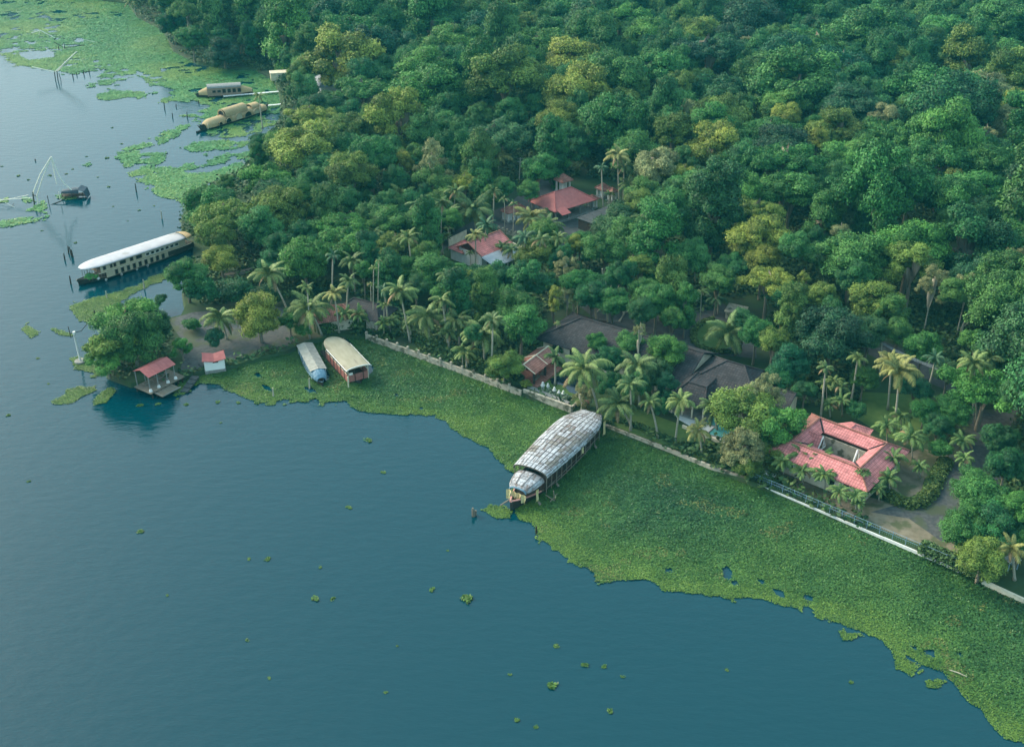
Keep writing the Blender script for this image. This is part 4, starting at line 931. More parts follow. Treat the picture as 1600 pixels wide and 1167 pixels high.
for j in range(14):
    box_part(jp, 'deck_plank', wood, -hl - .4 + (L + 1.6) * (j + .5) / 14, -.3, .95 + .015 * (j % 3), (L + 1.6) / 14 - .03, 4.2, .12)
for j in range(6): box_part(jp, 'landing_plank', wood, -hl + .7 + j * .62, -3.3, .72 + .015 * (j % 2), .59, 2.2, .12)
mb = MB(); mb.tube([(-hl + .5, -2.5, .85), (-hl + .5, -4.4, .85), (-hl + 4.2, -4.4, .85)], .09, 5); mb.build('edge_beam', stone, jp)
for j in range(8):
    for y in (-2.3, 1.6):
        mb = MB(); mb.tube([(-hl + j * (L + .6) / 7, y, -.6), (-hl + j * (L + .6) / 7, y, .88)], .14, 6); mb.build('pile', darkwood, jp)
for x in (-1.4, 1.4): box_part(jp, 'bench', wood, x, .6, 1.3, 1.6, .5, .5)
# old slip beside it
sl = thing('slipway', U(299, 600, .2)[:2] + (0,), math.radians(78), 'sunken dark stone slip between jetty and white hut', 'slipway')
for j in range(4): box_part(sl, 'stone_slab', asphalt, -2.2 + j * 1.15, 0, .2 + .15 * j, 1.1, 1.3, .3)

# shoreline walls
wall_run('shore_wall', [G(573, 526), G(740, 586), G(815, 614)], .95, .3, dirtywall, 'weathered cream shore wall with short posts behind the mat', 'wall', post=1.35, cap=None, zb=.35, panel=2.5)
wall_run('shore_wall', [G(818, 613), G(893, 640)], .85, .3, dirtywall, 'stepped shore wall below the white garden figures', 'wall', zb=.5, cap=dirtywall, panel=2.2)
wall_run('shore_wall', [G(893, 640), G(901, 633)], .9, .3, dirtywall, 'short return wall at the patched houseboat stern', 'wall', zb=.5, panel=2)
wall_run('shore_wall', [G(946, 664), G(1050, 704), G(1112, 729), G(1168, 748)], .5, .35, dirtywall, 'low cream shore wall between patched houseboat and pale bush', 'wall', zb=.5, panel=2.2)
wall_run('garden_wall', [G(1066, 668), G(1100, 682), G(1128, 694)], .5, .3, cream, 'low tan wall between palms and swimming pool', 'wall', panel=1.8)
wall_run('shore_wall', [G(1535, 907), G(1600, 937), G(1700, 980)], .5, .35, cream, 'thin cream shore wall at the right edge of the picture', 'wall', zb=.5, panel=2.2)
blue = M('blue_rail', (.16, .27, .38), (.22, .33, .42), scale=2, rough=.5)
ra, rb = G(1170, 749), G(1500, 889)
rw = wall_run('railing_wall', [ra, rb], .32, .22, white, 'long white kerb wall topped by a fine blue railing', 'railing', zb=.45, cap=None, panel=2.6)
L = math.hypot(rb[0] - ra[0], rb[1] - ra[1]); aa = math.atan2(rb[1] - ra[1], rb[0] - ra[0])
nx, ny = -math.sin(aa) * .0, math.cos(aa) * .0
for j in range(18):
    t = j / 17; mb = MB(); mb.tube([((rb[0] - ra[0]) * t, (rb[1] - ra[1]) * t + .28, .4), ((rb[0] - ra[0]) * t, (rb[1] - ra[1]) * t + .28, 1.6)], .045, 5); mb.build('rail_post', blue, rw)
for z in (1.1, 1.55):
    mb = MB(); mb.tube([(0, .28, z), (rb[0] - ra[0], rb[1] - ra[1] + .28, z)], .028, 4); mb.build('rail', blue, rw)
mb = MB(); nb = int(L / .28)
for j in range(nb):
    t = j / nb; x, y = (rb[0] - ra[0]) * t, (rb[1] - ra[1]) * t + .28; mb.tube([(x, y, .7), (x, y, 1.55)], .014, 3, cap=False)
o = mb.build('baluster', blue, rw); o['kind'] = 'stuff'

# hedges
def hedge(name, pts, w, h, label, dens=120, code=(.09, .14, .035), cat='hedge'):
    rs = np.random.RandomState(int(abs(pts[0][0]) * 10)); r = thing(name, (pts[0][0], pts[0][1], GZ), 0, label, cat)
    co = []; V = []; mb = MB()
    for (a_, b_) in zip(pts, pts[1:]):
        L = math.hypot(b_[0] - a_[0], b_[1] - a_[1]); n_ = int(L * w * dens); t = rs.rand(n_)
        d = np.array([b_[0] - a_[0], b_[1] - a_[1]]) / L; nn = np.array([-d[1], d[0]]); th = rs.rand(n_) * math.pi
        off = np.cos(th) * w / 2; z = np.sin(th) * h
        x = a_[0] + (b_[0] - a_[0]) * t + nn[0] * off + rs.randn(n_) * .12 - pts[0][0]; y = a_[1] + (b_[1] - a_[1]) * t + nn[1] * off + rs.randn(n_) * .12 - pts[0][1]
        c, q = leaf_quads(x, y, z * (.75 + .5 * fnoise(x, y, 1.5, 4, 2)) + .05, np.full(n_, .3), rs, .8); V.append(c)
        mb.box((a_[0] + b_[0]) / 2 - pts[0][0], (a_[1] + b_[1]) / 2 - pts[0][1], h * .38, L + w * .3, w * .62, h * .75, math.atan2(d[1], d[0]))
    c = np.concatenate(V); n_ = len(c) // 4
    o = inst('foliage', npmesh('foliage', c, np.arange(n_ * 4).reshape(-1, 4), crownm, {'tone': rs.rand(n_)}), r); o.color = (*code, 1)
    mb.build('inner_growth', M('hedge_core', (.03, .06, .02), (.05, .09, .025), scale=2, rough=.9), r)
    return r
hedge('hedge', [G(1386, 775), G(1412, 788), G(1432, 789), G(1452, 774), G(1462, 748), G(1478, 722)], 2.0, .9, 'yellow green hedge curving round the dry plot by the drive')
hedge('hedge', [G(1085, 535), G(1083, 520), G(1095, 505), G(1115, 499)], .8, .5, 'clipped golden hedge rimming the left of the round lawn')
hedge('hedge', [G(1085, 535), G(1100, 546), G(1122, 551), G(1150, 551)], .8, .5, 'clipped golden hedge along the front of the round lawn')
hedge('hedge', [G(1070, 592), G(1094, 568)], 1.5, 1.4, 'dark green planting squeezed between the two tiled roofs', code=(.04, .10, .04))
hedge('hedge', [G(640, 524), G(700, 548), G(770, 578), G(812, 596)], 2.5, 1.0, 'low mixed planting behind the cream shore wall', 60, (.07, .14, .04))
hedge('hedge', [G(960, 655), G(1010, 672), G(1050, 690)], 1.0, .6, 'ragged low planting on the strip left of the leaning palms', 60, (.06, .13, .04))
hedge('hedge', [G(855, 612), G(890, 624)], 1.2, .4, 'grey green border under the white garden figures', 80, (.16, .22, .14))
hedge('hedge', [G(500, 520), G(540, 505), G(572, 512)], 3.4, 2.4, 'lush banana like planting between twin boats and shore wall', 50, (.07, .16, .03))
hedge('hedge', [G(1440, 858), G(1490, 880), G(1540, 903)], 2.4, 1.2, 'scrub at the right end of the blue railing', 70, (.06, .12, .04))
hedge('hedge', [G(1200, 742), G(1240, 756)], 1.2, .6, 'low scrub behind the railing beside the white sheet', 50, (.10, .13, .04))

# white garden figures
def figure(px, py, s, label):
    f = thing('garden_statue', U(px, py, 0)[:2] + (GZ,), 0, label, 'statue'); mb = MB()
    mb.tube([(0, 0, 0), (0, 0, .25 * s), (0, 0, .7 * s), (0, 0, 1.0 * s)], [.35 * s, .2 * s, .42 * s, .2 * s], 8); mb.build('body', white, f, True)
    mb = MB(); mb.tube([(0, 0, .95 * s), (0, 0, 1.15 * s), (0, 0, 1.35 * s)], [.14 * s, .24 * s, .08 * s], 8); mb.build('head', white, f, True)
for (x, y, s, lb) in ((848, 614, 1.0, 'leftmost white garden figure on the stone ledge'), (856, 614, .8, 'second white garden figure from the left'), (866, 621, .9, 'third white garden figure, middle of the ledge'), (873, 624, .75, 'fourth white garden figure, lower and broader'), (880, 626, .85, 'rightmost white garden figure on the stone ledge')): figure(x, y, s, lb)
box = thing('stone_ledge', (0, 0, 0), 0, 'grey stone ledge carrying the white garden figures', 'ledge')
e = [U(826, 606, GZ)[:2], U(888, 632, GZ)[:2]]; mb = MB(); mb.box((e[0][0] + e[1][0]) / 2, (e[0][1] + e[1][1]) / 2, GZ + .15, math.hypot(e[1][0] - e[0][0], e[1][1] - e[0][1]), .9, .3, math.atan2(e[1][1] - e[0][1], e[1][0] - e[0][0])); mb.build('slab', stone, box)
pt = thing('plant_pot', U(914, 642, 0)[:2] + (GZ,), 0, 'terracotta planter under the grey green frangipani', 'plant pot'); mb = MB(); mb.tube([(0, 0, 0), (0, 0, .8), (0, 0, .85)], [.45, .7, .75], 10); mb.build('pot', old_tile, pt)
# crumpled white sheet by the railing
mb = MB(); pts = [(1172, 730), (1195, 728), (1210, 742), (1196, 750), (1176, 744)]; rs = random.Random(2); c0 = U(1190, 739, GZ)
tc_ = thing('metal_sheet_pile', (c0[0], c0[1], GZ), 0, 'crumpled pale metal sheets lying behind the railing end', 'sheet pile')
for k in range(6):
    x, y, _ = U(rs.uniform(1178, 1202), rs.uniform(733, 745), GZ); box_part(tc_, 'sheet', white if k % 2 else grey_sheet, x - c0[0], y - c0[1], .15 + .07 * k, 1.9, 1.0, .05, rs.uniform(-1, 0))
sk = thing('white_shack', U(1578, 886, 1)[:2] + (GZ,), .3, 'tiny white roofed shelter under the lower right palm', 'shelter'); box_part(sk, 'roof', white, 0, 0, 1.6, 1.8, 1.3, .12, 0)
for x in (-.7, .7):
    for y in (-.5, .5): box_part(sk, 'post', blue, x, y, .8, .1, .1, 1.5)
# ------------------------------------------------------------------ palms
frondm = leaf_mat('palm_leaves', [(0, (.09, .14, .04)), (.5, (.13, .17, .04)), (1, (.17, .17, .05))], .5, .6)
def frond_mesh(seed, e0, e1, L=1.0, nst=24, wid=.27, droop=.5):
    """a feather leaf one unit long: arched rib with leaflets both sides"""
    rs = np.random.RandomState(seed); V = []; F = []; T = []
    pts = []; p = np.array([0., 0, 0]); n = 12
    for k in range(n + 1):
        a = math.radians(e0 + (e1 - e0) * (k / n) ** 1.2); pts.append((p.copy(), a)); p = p + np.array([math.cos(a), 0, math.sin(a)]) * L / n
    for k in range(n):                                   # rib
        (p0, a0), (p1, a1) = pts[k], pts[k + 1]; w0, w1 = .014 * (1 - k / n) + .004, .014 * (1 - (k + 1) / n) + .004
        i = len(V); V += [p0 + [0, -w0, .006], p0 + [0, w0, .006], p1 + [0, w1, .006], p1 + [0, -w1, .006]]; F.append((i, i + 1, i + 2, i + 3)); T.append(.95)
    for s in (-1, 1):
        for k in range(nst):
            t = .10 + .9 * k / (nst - 1); j = min(int(t * n), n - 1); f = t * n - j
            p0 = pts[j][0] * (1 - f) + pts[j + 1][0] * f; a = pts[j][1]
            tan = np.array([math.cos(a), 0, math.sin(a)]); up = np.array([-math.sin(a), 0, math.cos(a)])
            ll = wid * math.sin(math.pi * min(1, .22 + .72 * t)) ** .7 * rs.uniform(.85, 1.1)
            fw = .35 + .5 * t; d = np.array([0, s, 0]) * .9 + tan * fw; d /= np.linalg.norm(d)
            mid = p0 + d * ll * .5 + up * ll * .12 - np.array([0, 0, 1]) * ll * .05 * droop; tip = p0 + d * ll * .9 - np.array([0, 0, 1]) * ll * droop * rs.uniform(.8, 1.2)
            w = .036 * L; i = len(V)
            V += [p0 - tan * w * .5, p0 + tan * w * .5, mid + tan * w * .6, mid - tan * w * .6, tip]
            F.append((i, i + 1, i + 2, i + 3)); T.append(rs.rand() * .8 + .1); F.append((i + 3, i + 2, i + 4, i + 4)); T.append(rs.rand() * .8 + .1)
    q = [f for f in F if f[2] != f[3]]; tr = [f[:3] for f in F if f[2] == f[3]]
    tq = [t for f, t in zip(F, T) if f[2] != f[3]] + [t for f, t in zip(F, T) if f[2] == f[3]]
    return npmesh('frond', np.array(V), np.array(q), frondm, {'tone': np.array(tq)}, tris=np.array(tr))
FR_UP = [frond_mesh(1, 68, 5), frond_mesh(2, 58, -10)]; FR_MID = [frond_mesh(3, 40, -48, droop=.85), frond_mesh(4, 26, -60, droop=.9), frond_mesh(5, 34, -38, droop=.8), frond_mesh(8, 14, -55, droop=.9)]; FR_LOW = [frond_mesh(6, -5, -78, droop=.6, wid=.22), frond_mesh(7, -30, -85, droop=.5, wid=.2)]
nutm = M('coconuts', (.10, .12, .03), (.20, .15, .05), scale=4, rough=.6)
def nuts_mesh():
    mb = MB(); rs = random.Random(3)
    for k in range(10):
        a = k * 2.4; p = (math.cos(a) * .32, math.sin(a) * .32, -.15 - .2 * rs.random()); mb.tube([(p[0], p[1], p[2] - .14), (p[0], p[1], p[2]), (p[0], p[1], p[2] + .14)], [.07, .16, .07], 6)
    return mb.mesh('coconuts', nutm, True)
NUTS = nuts_mesh()
def palm(hx, hy, w, bx=None, by=None, code='K', h=None, kind='coconut', seed=0):
    rs = random.Random(seed * 13 + 5)
    if bx is not None:
        B = U(bx, by, GZ); Hd = on_plane_y(hx, hy, B[1] - rs.uniform(0, .8)); Hd = Vector(Hd); B = Vector(B)
        if Hd.z < 3: Hd.z = 3
    else:
        z = h or 8.5; Hd = Vector(U(hx, hy, z)); B = Vector((Hd.x + rs.uniform(-1.2, 1.2), Hd.y + rs.uniform(-.8, .8), GZ))
    s = w / 2 / (FPX / (Hd.y * cP + (CAM_H - Hd.z) * sP)) * 1.32
    small = kind == 'areca'
    cols = {'K': (.08, .135, .042), 'Y': (.19, .20, .06), 'L': (.12, .175, .05), 'D': (.045, .105, .05)}[code]
    nm = {'coconut': 'coconut_palm', 'areca': 'areca_palm', 'young': 'young_palm'}[kind]
    r = thing(nm, B, 0)
    H_ = Hd - B; mid = H_ * .5 + Vector((rs.uniform(-.03, .03) * H_.z, 0, 0)) + Vector((-H_.x * .16, 0, H_.z * .02))
    pts = []
    for k in range(9):
        t = k / 8; pts.append(tuple(Vector((0, 0, 0)) * (1 - t) ** 2 + mid * 2 * t * (1 - t) + H_ * t * t))
    r0 = .09 if small else (.17 if kind == 'coconut' else .1)
    mb = MB(); mb.tube(pts, [r0 * 1.6] + [r0 * (1.1 - .35 * k / 8) for k in range(1, 9)], 7); mb.build('trunk', palmbark, r, True)
    tiny = w < 20 and not small
    n = 9 if small else (20 if w >= 40 else 16 if w >= 26 else 12)
    if kind == 'young': n = 20; s *= 1.05; cols = (.09, .16, .045)
    az0 = rs.random() * 6.28
    for k in range(n):
        t = k / (n - 1.0); az = az0 + k * 2.39996 + rs.uniform(-.3, .3)
        me = rs.choice(FR_UP if t < .25 else FR_MID if t < .78 or small or kind == 'young' else FR_LOW)
        L = s * (1.0 if .15 < t < .8 else .88) * rs.uniform(.8, 1.1)
        o = inst('frond', me, r, tuple(H_), (rs.uniform(-.4, .4), rs.uniform(-.2, .22), az), (L, L, L))
        v = rs.uniform(.85, 1.2); y = .06 * max(0, t - .6) * (1 if code != 'D' else .3)
        if code != 'D' and t > .86 and rs.random() < .6: o.color = (.24, .17, .08, 1); o['label'] = 'dry brown hanging frond'
        else: o.color = (cols[0] * v + y, cols[1] * v + y * .7, cols[2] * v, 1)
    if kind == 'coconut' and w > 36: inst('coconuts', NUTS, r, tuple(H_)); [o for o in r.children if o.data == NUTS][0]['kind'] = 'stuff'
    look = {'K': 'green', 'Y': 'yellowing', 'L': 'light green', 'D': 'dark green'}[code]
    lean = ''
    if kind == 'coconut' and bx is not None and abs(H_.x) > .22 * H_.z: lean = 'leaning '
    size = 'large ' if w >= 55 and kind == 'coconut' else ''
    queue_label(r, f'{size}{lean}{look} ' + {'coconut': 'coconut palm', 'areca': 'slender areca palm', 'young': 'young garden palm'}[kind], 'palm tree', hx, hy)
    return r
PALMS = """912 576 72 935 645 L;996 573 56 999 634 K;965 632 58 987 668 K;1015 628 34 1028 684 L;1064 627 42 1055 692 L;1091 672 38 1096 708 Y;867 558 34 867 602 K;1138 520 68 1150 556 K
484 484 66 503 524 L;420 428 54 456 503 L;522 459 32 530 520 Y;345 497 52 355 530 L;551 408 38 555 459 K;509 340 34 515 388 L;625 456 46 641 535 L;668 494 60 672 534 L;714 500 50 718 540 K;753 524 60 757 568 L;628 304 42 633 344 L;595 322 42 597 352 K
740 328 60 743 364 K;699 338 46 702 372 K;830 341 48 832 368 Y;856 354 46 858 380 K;743 368 30 743 421 Y;786 386 26 787 412 K;778 245 38 780 283 Y;740 262 54 742 294 K;965 243 38 968 322 Y;984 288 36 985 322 K;953 304 16 954 320 K;665 290 20 669 322 K
464 52 24 470 75 Y;500 78 20 503 100 Y;606 123 30 608 142 L;708 168 42 709 184 D;642 156 28 643 170 D;621 152 22 622 166 D;752 171 34 753 192 K;450 95 32 452 110 D;437 95 24 439 110 D;320 50 38 322 66 K;380 68 30 384 86 K;205 4 22 213 24 L;246 2 22 252 20 L;316 8 22 320 42 L;364 12 18 365 32 L
1405 582 60 1397 670 Y;1393 566 44 1387 640 Y;1521 567 46 1525 664 L;1580 857 46 1585 906 Y;1116 640 46 1120 672 K;1020 372 40 1021 404 Y;1120 466 34 1122 490 D;800 390 30 801 420 K;648 340 24 650 372 K;690 372 26 692 398 K;1240 595 30 1241 622 K;640 505 30 642 530 K;728 552 34 729 574 L;700 520 30 702 548 K;420 455 26 424 480 D;860 330 20 861 345 K"""
MORE = '655 322 34;712 300 30;690 318 34;760 352 30;772 300 24;638 372 30;585 365 26;820 372 34;845 375 30;872 372 28;975 262 30;940 262 22;700 430 30;690 470 34;770 500 36;600 455 24;545 440 30;480 450 24;985 602 40;1462 560 30;1548 560 36;1340 560 26;1290 575 26;520 400 24;560 380 24;405 150 20;475 30 20;540 60 20;430 60 20;585 130 22;660 200 24;780 190 22;1000 340 24;1010 350 22'
for k, tk in enumerate(MORE.split(';')):
    a = tk.split(); palm(float(a[0]), float(a[1]), float(a[2]), code='KLKD'[k % 4], h=9 + (k % 3), seed=500 + k)
ARECA = """584 419 14 584 512 L;592 408 14 591 500 L;579 444 12 580 505 L;600 478 22 600 522 L;788 311 16 788 368 K;803 318 14 801 380 K;700 357 13 701 392 L;1096 456 18 1093 508 L;870 505 12 869 550 L;684 370 14 684 404 K;644 330 12 645 366 K;1303 596 28 1304 636 L;1291 600 26 1292 634 L;1312 604 28 1311 640 K;735 395 14 736 420 K;1085 415 10 1086 445 L;1001 512 18 1001 548 Y"""
YOUNG = """1385 666 34 1386 690 L;1423 684 42 1425 716 K;1504 688 34 1505 720 K;1507 716 26 1508 742 K;1395 716 38 1396 742 L;1388 748 34 1390 772 L;1253 710 36 1255 738 L;1253 736 32 1254 756 K;1285 716 36 1287 742 L;1288 742 34 1289 768 K;1312 768 32 1313 790 L;1336 776 32 1337 798 L;1223 722 30 1224 744 K;1436 732 26 1437 746 L;1340 793 20 1341 803 K;1372 764 24 1373 782 K;609 502 28 610 520 L;600 506 24 600 524 L;722 548 26 723 570 L;1407 650 26 1408 672 K;1315 626 26 1316 650 K;1296 632 24 1297 652 K;540 490 30 541 512 K;560 492 28 560 514 K"""
sd = 0
for txt, kind in ((PALMS, 'coconut'), (ARECA, 'areca'), (YOUNG, 'young')):
    for tk in txt.replace('\n', ';').split(';'):
        a = tk.split(); sd += 1
        palm(float(a[0]), float(a[1]), float(a[2]), float(a[3]), float(a[4]), a[5], kind=kind, seed=sd)

# ------------------------------------------------------------------ boats
hullm = M('tarred_hull', (.022, .020, .020), (.045, .038, .032), scale=2, rough=.55, stretch=(.3, 2, 2))
thatch = M('thatch', (.42, .29, .15), (.54, .40, .23), scale=3.2, rough=.95, bump=.5, detail=6, stretch=(.6, 3, 3), c3=(.40, .31, .20), s3=.9, t3=.64)
mat_wall = M('woven_wall', (.50, .42, .29), (.62, .54, .39), scale=5, rough=.9, bump=.2)
canvas = M('white_canvas', (.42, .405, .435), (.50, .485, .51), scale=.5, rough=.6, detail=8, c3=(.36, .345, .345), s3=.35, t3=.6)
blue_tarp = M('blue_tarp', (.09, .19, .28), (.17, .28, .36), scale=2.5, rough=.5, bump=.5)
yellow_tarp = M('yellow_tarp', (.60, .50, .24), (.70, .60, .33), scale=2, rough=.7, bump=.6)
pinkwood = M('pink_painted_wood', (.50, .22, .20), (.60, .30, .26), scale=3, rough=.7)
redwood = M('red_painted_wood', (.34, .12, .10), (.44, .18, .15), scale=3, rough=.6)
tyrem = M('tyre', (.02, .02, .02), rough=.8)
def hull(root, L, Wd, gun=.9, rise=.9, p=2.6, mat=None, stern=.0, name='hull'):
    mb = MB(); secs = []; n = 26
    for i in range(n + 1):
        t = -1 + 2 * i / n; w = Wd / 2 * max(.03, (1 - abs(t) ** p)) if not (stern and t > 0) else Wd / 2 * (1 - (1 - stern) * t ** 3)
        g = gun + rise * abs(t) ** 3.5; x = t * L / 2
        secs.append([(x, -w, g), (x, -w * .9, .25), (x, -w * .35, -.4), (x, w * .35, -.4), (x, w * .9, .25), (x, w, g), (x, w * .9, g - .02), (x, 0, g - .12), (x, -w * .9, g - .02)])
    mb.loft(secs, close=True); return mb.build(name, mat or hullm, root)
def gunwale(root, L, Wd, gun, rise, p, mat, r=.07, stern=0, t0=-1, t1=1, name='gunwale'):
    for s in (-1, 1):
        pts = []
        for i in range(25):
            t = t0 + (t1 - t0) * i / 24; w = Wd / 2 * max(.03, (1 - abs(t) ** p)) if not (stern and t > 0) else Wd / 2 * (1 - (1 - stern) * t ** 3)
            pts.append((t * L / 2, s * w, gun + rise * abs(t) ** 3.5 + .04))
        mb = MB(); mb.tube(pts, r, 5); mb.build(name, mat, root)
def arch_sec(x, w, e, c, n=10, sq=1.0, th=.0):
    """cross section of a curved roof, from one eave over the crown to the other"""
    out = []
    for k in range(n + 1):
        a = math.pi * k / n; y = -math.cos(a); z = math.sin(a) ** sq
        out.append((x, y * w, e + (c - e) * z))
    return out
def roof_shell(root, stations, mat, name='roof', n=10, th=.10, sq=1.0, smooth=False):
    secs = []
    for (x, w, e, c) in stations:
        o = arch_sec(x, w, e, c, n, sq); i = arch_sec(x, max(.01, w - th), e - .02, c - th, n, sq)[::-1]; secs.append(o + i)
    mb = MB(); mb.loft(secs, close=True); return mb.build(name, mat, root, smooth)
def boat_axis(a, b, z):
    (c, L, ang) = seg(a, b, z); return c, L, ang

# 1 grey patched houseboat in the middle of the picture
B1 = thing('houseboat', (7.0, 143.2, 0), math.radians(59), 'large moored houseboat with a weathered grey and white patchwork roof and yellow tarp bow', 'houseboat')
B1.scale = (1, 1.1, 1)
hull(B1, 28, 4.6, .75, .9, 2.8); gunwale(B1, 28, 4.7, .75, .9, 2.8, wood)
gunwale(B1, 28, 4.75, .8, .9, 2.8, pinkwood, .13, t0=-1, t1=-.62, name='painted_bow_rail')
def prof(x):
    t = (x + 8.6) / 19.2
    w = 2.55 + .55 * math.sin(math.pi * min(1, t * .8)) if t < .7 else 3.05 - (t - .7) ** 2 * 16
    return max(.9, w), 3.4 + .1 * t, 4.35 + .35 * math.sin(math.pi * min(1, t * 1.1)) - (max(0, t - .8) * 3.2)
st = [(-8.6 + 19.2 * i / 24, ) + prof(-8.6 + 19.2 * i / 24) for i in range(25)]
weave = M('roof_underlay', (.07, .06, .055), (.12, .11, .10), scale=3, rough=.9)
roof_shell(B1, st, weave, 'roof', 10, .12, .8)
pm = [M('roof_sheet_white', (.34, .35, .38), (.56, .56, .59), scale=2.2, rough=.7, detail=8, c3=(.26, .24, .24), s3=1.6, t3=.57, stretch=(.5, 2.5, 2.5)), M('roof_sheet_grey', (.22, .22, .235), (.38, .38, .40), scale=2.5, rough=.8, detail=8, c3=(.20, .16, .15), s3=1.3, t3=.54, stretch=(.5, 2.5, 2.5)), M('roof_sheet_brown', (.16, .145, .13), (.27, .25, .23), scale=2.5, rough=.9, detail=8, stretch=(.5, 2.5, 2.5))]
rs = random.Random(9); NX, NA = 21, 14
for i in range(NX):
    xa, xb = -8.6 + 19.2 * i / NX + .035, -8.6 + 19.2 * (i + 1) / NX - .035
    for j in range(NA):
        mb = MB(); q = []
        lift = .05 + rs.random() * .05; j0, j1 = j / NA + .007, (j + 1) / NA - .007
        j0 += rs.uniform(-.002, .004)
        for (x, tt) in ((xa, j0), (xb, j0), (xb, j1), (xa, j1)):
            w, e, c = prof(x); a = math.pi * tt; q.append((x, -math.cos(a) * w * 1.01, e + (c - e) * math.sin(a) ** .8 + lift))
        mid = []
        for x in (xa, xb):
            w, e, c = prof(x); a = math.pi * (j0 + j1) / 2; mid.append((x, -math.cos(a) * w * 1.01, e + (c - e) * math.sin(a) ** .8 + lift))
        mb.slab([q[0], q[1], mid[1], mid[0]], .04); mb.slab([mid[0], mid[1], q[2], q[3]], .04)
        ctr = abs(j - 6.5) < 1.2; nv = float(vnoise(np.array([i * 1.0 + .3]), np.array([j * .7]), 2.2, 55)[0]) + rs.uniform(-.22, .22) - (.25 if ctr else 0) - (.15 if i > 15 else 0)
        k = 0 if nv > .42 else 1 if nv > .2 else 2
        if i == 0: k = 0
        mb.build('roof_panel', pm[k], B1)
for i in range(27):     # dark battens
    x = -8.6 + 19.2 * i / 26; w, e, c = prof(x)
    mb = MB(); mb.tube([(p[0], p[1] * 1.015, p[2] + .09) for p in arch_sec(x, w, e, c, 8, .8)], .035, 4)
    if i % 2 == 0: mb.build('roof_batten', darkwood if i % 4 else wood, B1)
wallst = [(-8.4 + 18 * i / 12, min(2.1, prof(-8.4 + 18 * i / 12)[0] - .45)) for i in range(13)]
for s in (-1, 1):
    for (x0, w0), (x1, w1) in zip(wallst, wallst[1:]):
        mb = MB(); mb.slab([(x0 + .05, s * w0, 2.2), (x1 - .05, s * w1, 2.2), (x1 - .05, s * (w1 - .08), 2.2), (x0 + .05, s * (w0 - .08), 2.2)][::s], 1.4); mb.build('side_panel', darkwood, B1)
        mb = MB(); mb.tube([(x0, s * (w0 + .3), .75), (x0, s * (w0 + .3), 3.5)], .06, 5); mb.build('post', wood, B1)
    mb = MB(); mb.tube([(x, s * (w + .3), 1.5) for x, w in wallst], .04, 4); mb.build('hand_rail', wood, B1)
roof_shell(B1, [(-12.0, 1.1, 2.3, 2.8), (-11.6, 1.5, 2.35, 3.05), (-10.7, 1.85, 2.45, 3.3), (-9.4, 2.1, 2.55, 3.5), (-8.4, 2.1, 2.6, 3.5)], pm[1], 'bow_canopy', 10, .12, .8)
for i in range(5):
    for j in range(5):
        xa, xb = -11.6 + i * .6 + .03, -11.6 + (i + 1) * .6 - .03; q = []
        for (x, tt) in ((xa, j / 5 + .02), (xb, j / 5 + .02), (xb, (j + 1) / 5 - .02), (xa, (j + 1) / 5 - .02)):
            w = np.interp(x, [-11.6, -10.7, -9.4, -8.4], [1.52, 1.87, 2.12, 2.12]); c = np.interp(x, [-11.6, -10.7, -9.4, -8.4], [3.05, 3.3, 3.5, 3.5]); a = math.pi * tt
            q.append((x, -math.cos(a) * w, 2.42 + (c - 2.42) * math.sin(a) ** .8 + .07 + .03 * rs.random()))
        mb = MB(); mb.slab(q, .04); mb.build('canopy_panel', pm[rs.choice([0, 1, 1, 2])], B1)
mb = MB(); pts = arch_sec(-12.02, 1.2, 2.3, 2.8, 8, .8); mb.tube(pts, .13, 6); mb.build('canopy_edge', blue_tarp, B1)
for k in range(4):
    y0 = -1.5 + k * .75; mb = MB()
    mb.loft([[(-12.55 + .12 * math.sin(k * 3 + q * 2), y0 + .05 * q, 2.3 - q * .5), (-12.35 - .12 * math.cos(q + k), y0 + .38, 2.35 - q * .5), (-12.5, y0 + .74, 2.3 - q * .5)] for q in range(4)])
    mb.loft([[(-12.50 + .12 * math.sin(k * 3 + q * 2), y0 + .05 * q, 2.3 - q * .42), (-12.30 - .12 * math.cos(q + k), y0 + .38, 2.35 - q * .42), (-12.45, y0 + .74, 2.3 - q * .42)][::-1] for q in range(4)])
    mb.build('tarp_curtain', yellow_tarp, B1)
def drape(root, x, y, z0, z1, w, name='hanging_tarp', ang=0.0, mat=None):
    mb = MB(); c, s = math.cos(ang), math.sin(ang); rows = []
    for q in range(5):
        z = z0 + (z1 - z0) * q / 4; ww = w * (.7 + .1 * q); rows.append([(x + c * (-ww / 2 + ww * u / 5) + .12 * s * math.sin(u * 2.2), y + s * (-ww / 2 + ww * u / 5) - .12 * c * math.sin(u * 2.2 + q * .3), z) for u in range(6)])
    mb.loft(rows); mb.loft([[(p[0] + .03 * s, p[1] - .03 * c, p[2]) for p in r][::-1] for r in rows]); mb.build(name, mat or yellow_tarp, root)
drape(B1, -10.6, -2.15, 2.5, .6, 1.0); drape(B1, 1.4, -2.95, 3.3, 2.3, .9); drape(B1, 10.2, -2.2, 3.0, .6, 1.1); drape(B1, -8.0, -3.5, .5, .2, 1.0, ang=.4)
mb = MB(); mb.tube([(-9, -2.6, .9), (-9.1, -3.9, .5)], .08, 5); mb.tube([(-9.0, -3.9, .4), (-9.3, -3.9, 2.3)], .07, 5); mb.tube([(-10, -3.8, .8), (-7.8, -3.7, .85)], .06, 5); mb.build('mooring_frame', wood, B1)
for x in (-10.8, -5.5, 6.5): mb = MB(); mb.tube([(x, -2.45, .75), (x, -2.75, .35)], .17, 8); mb.build('fender', wood, B1)
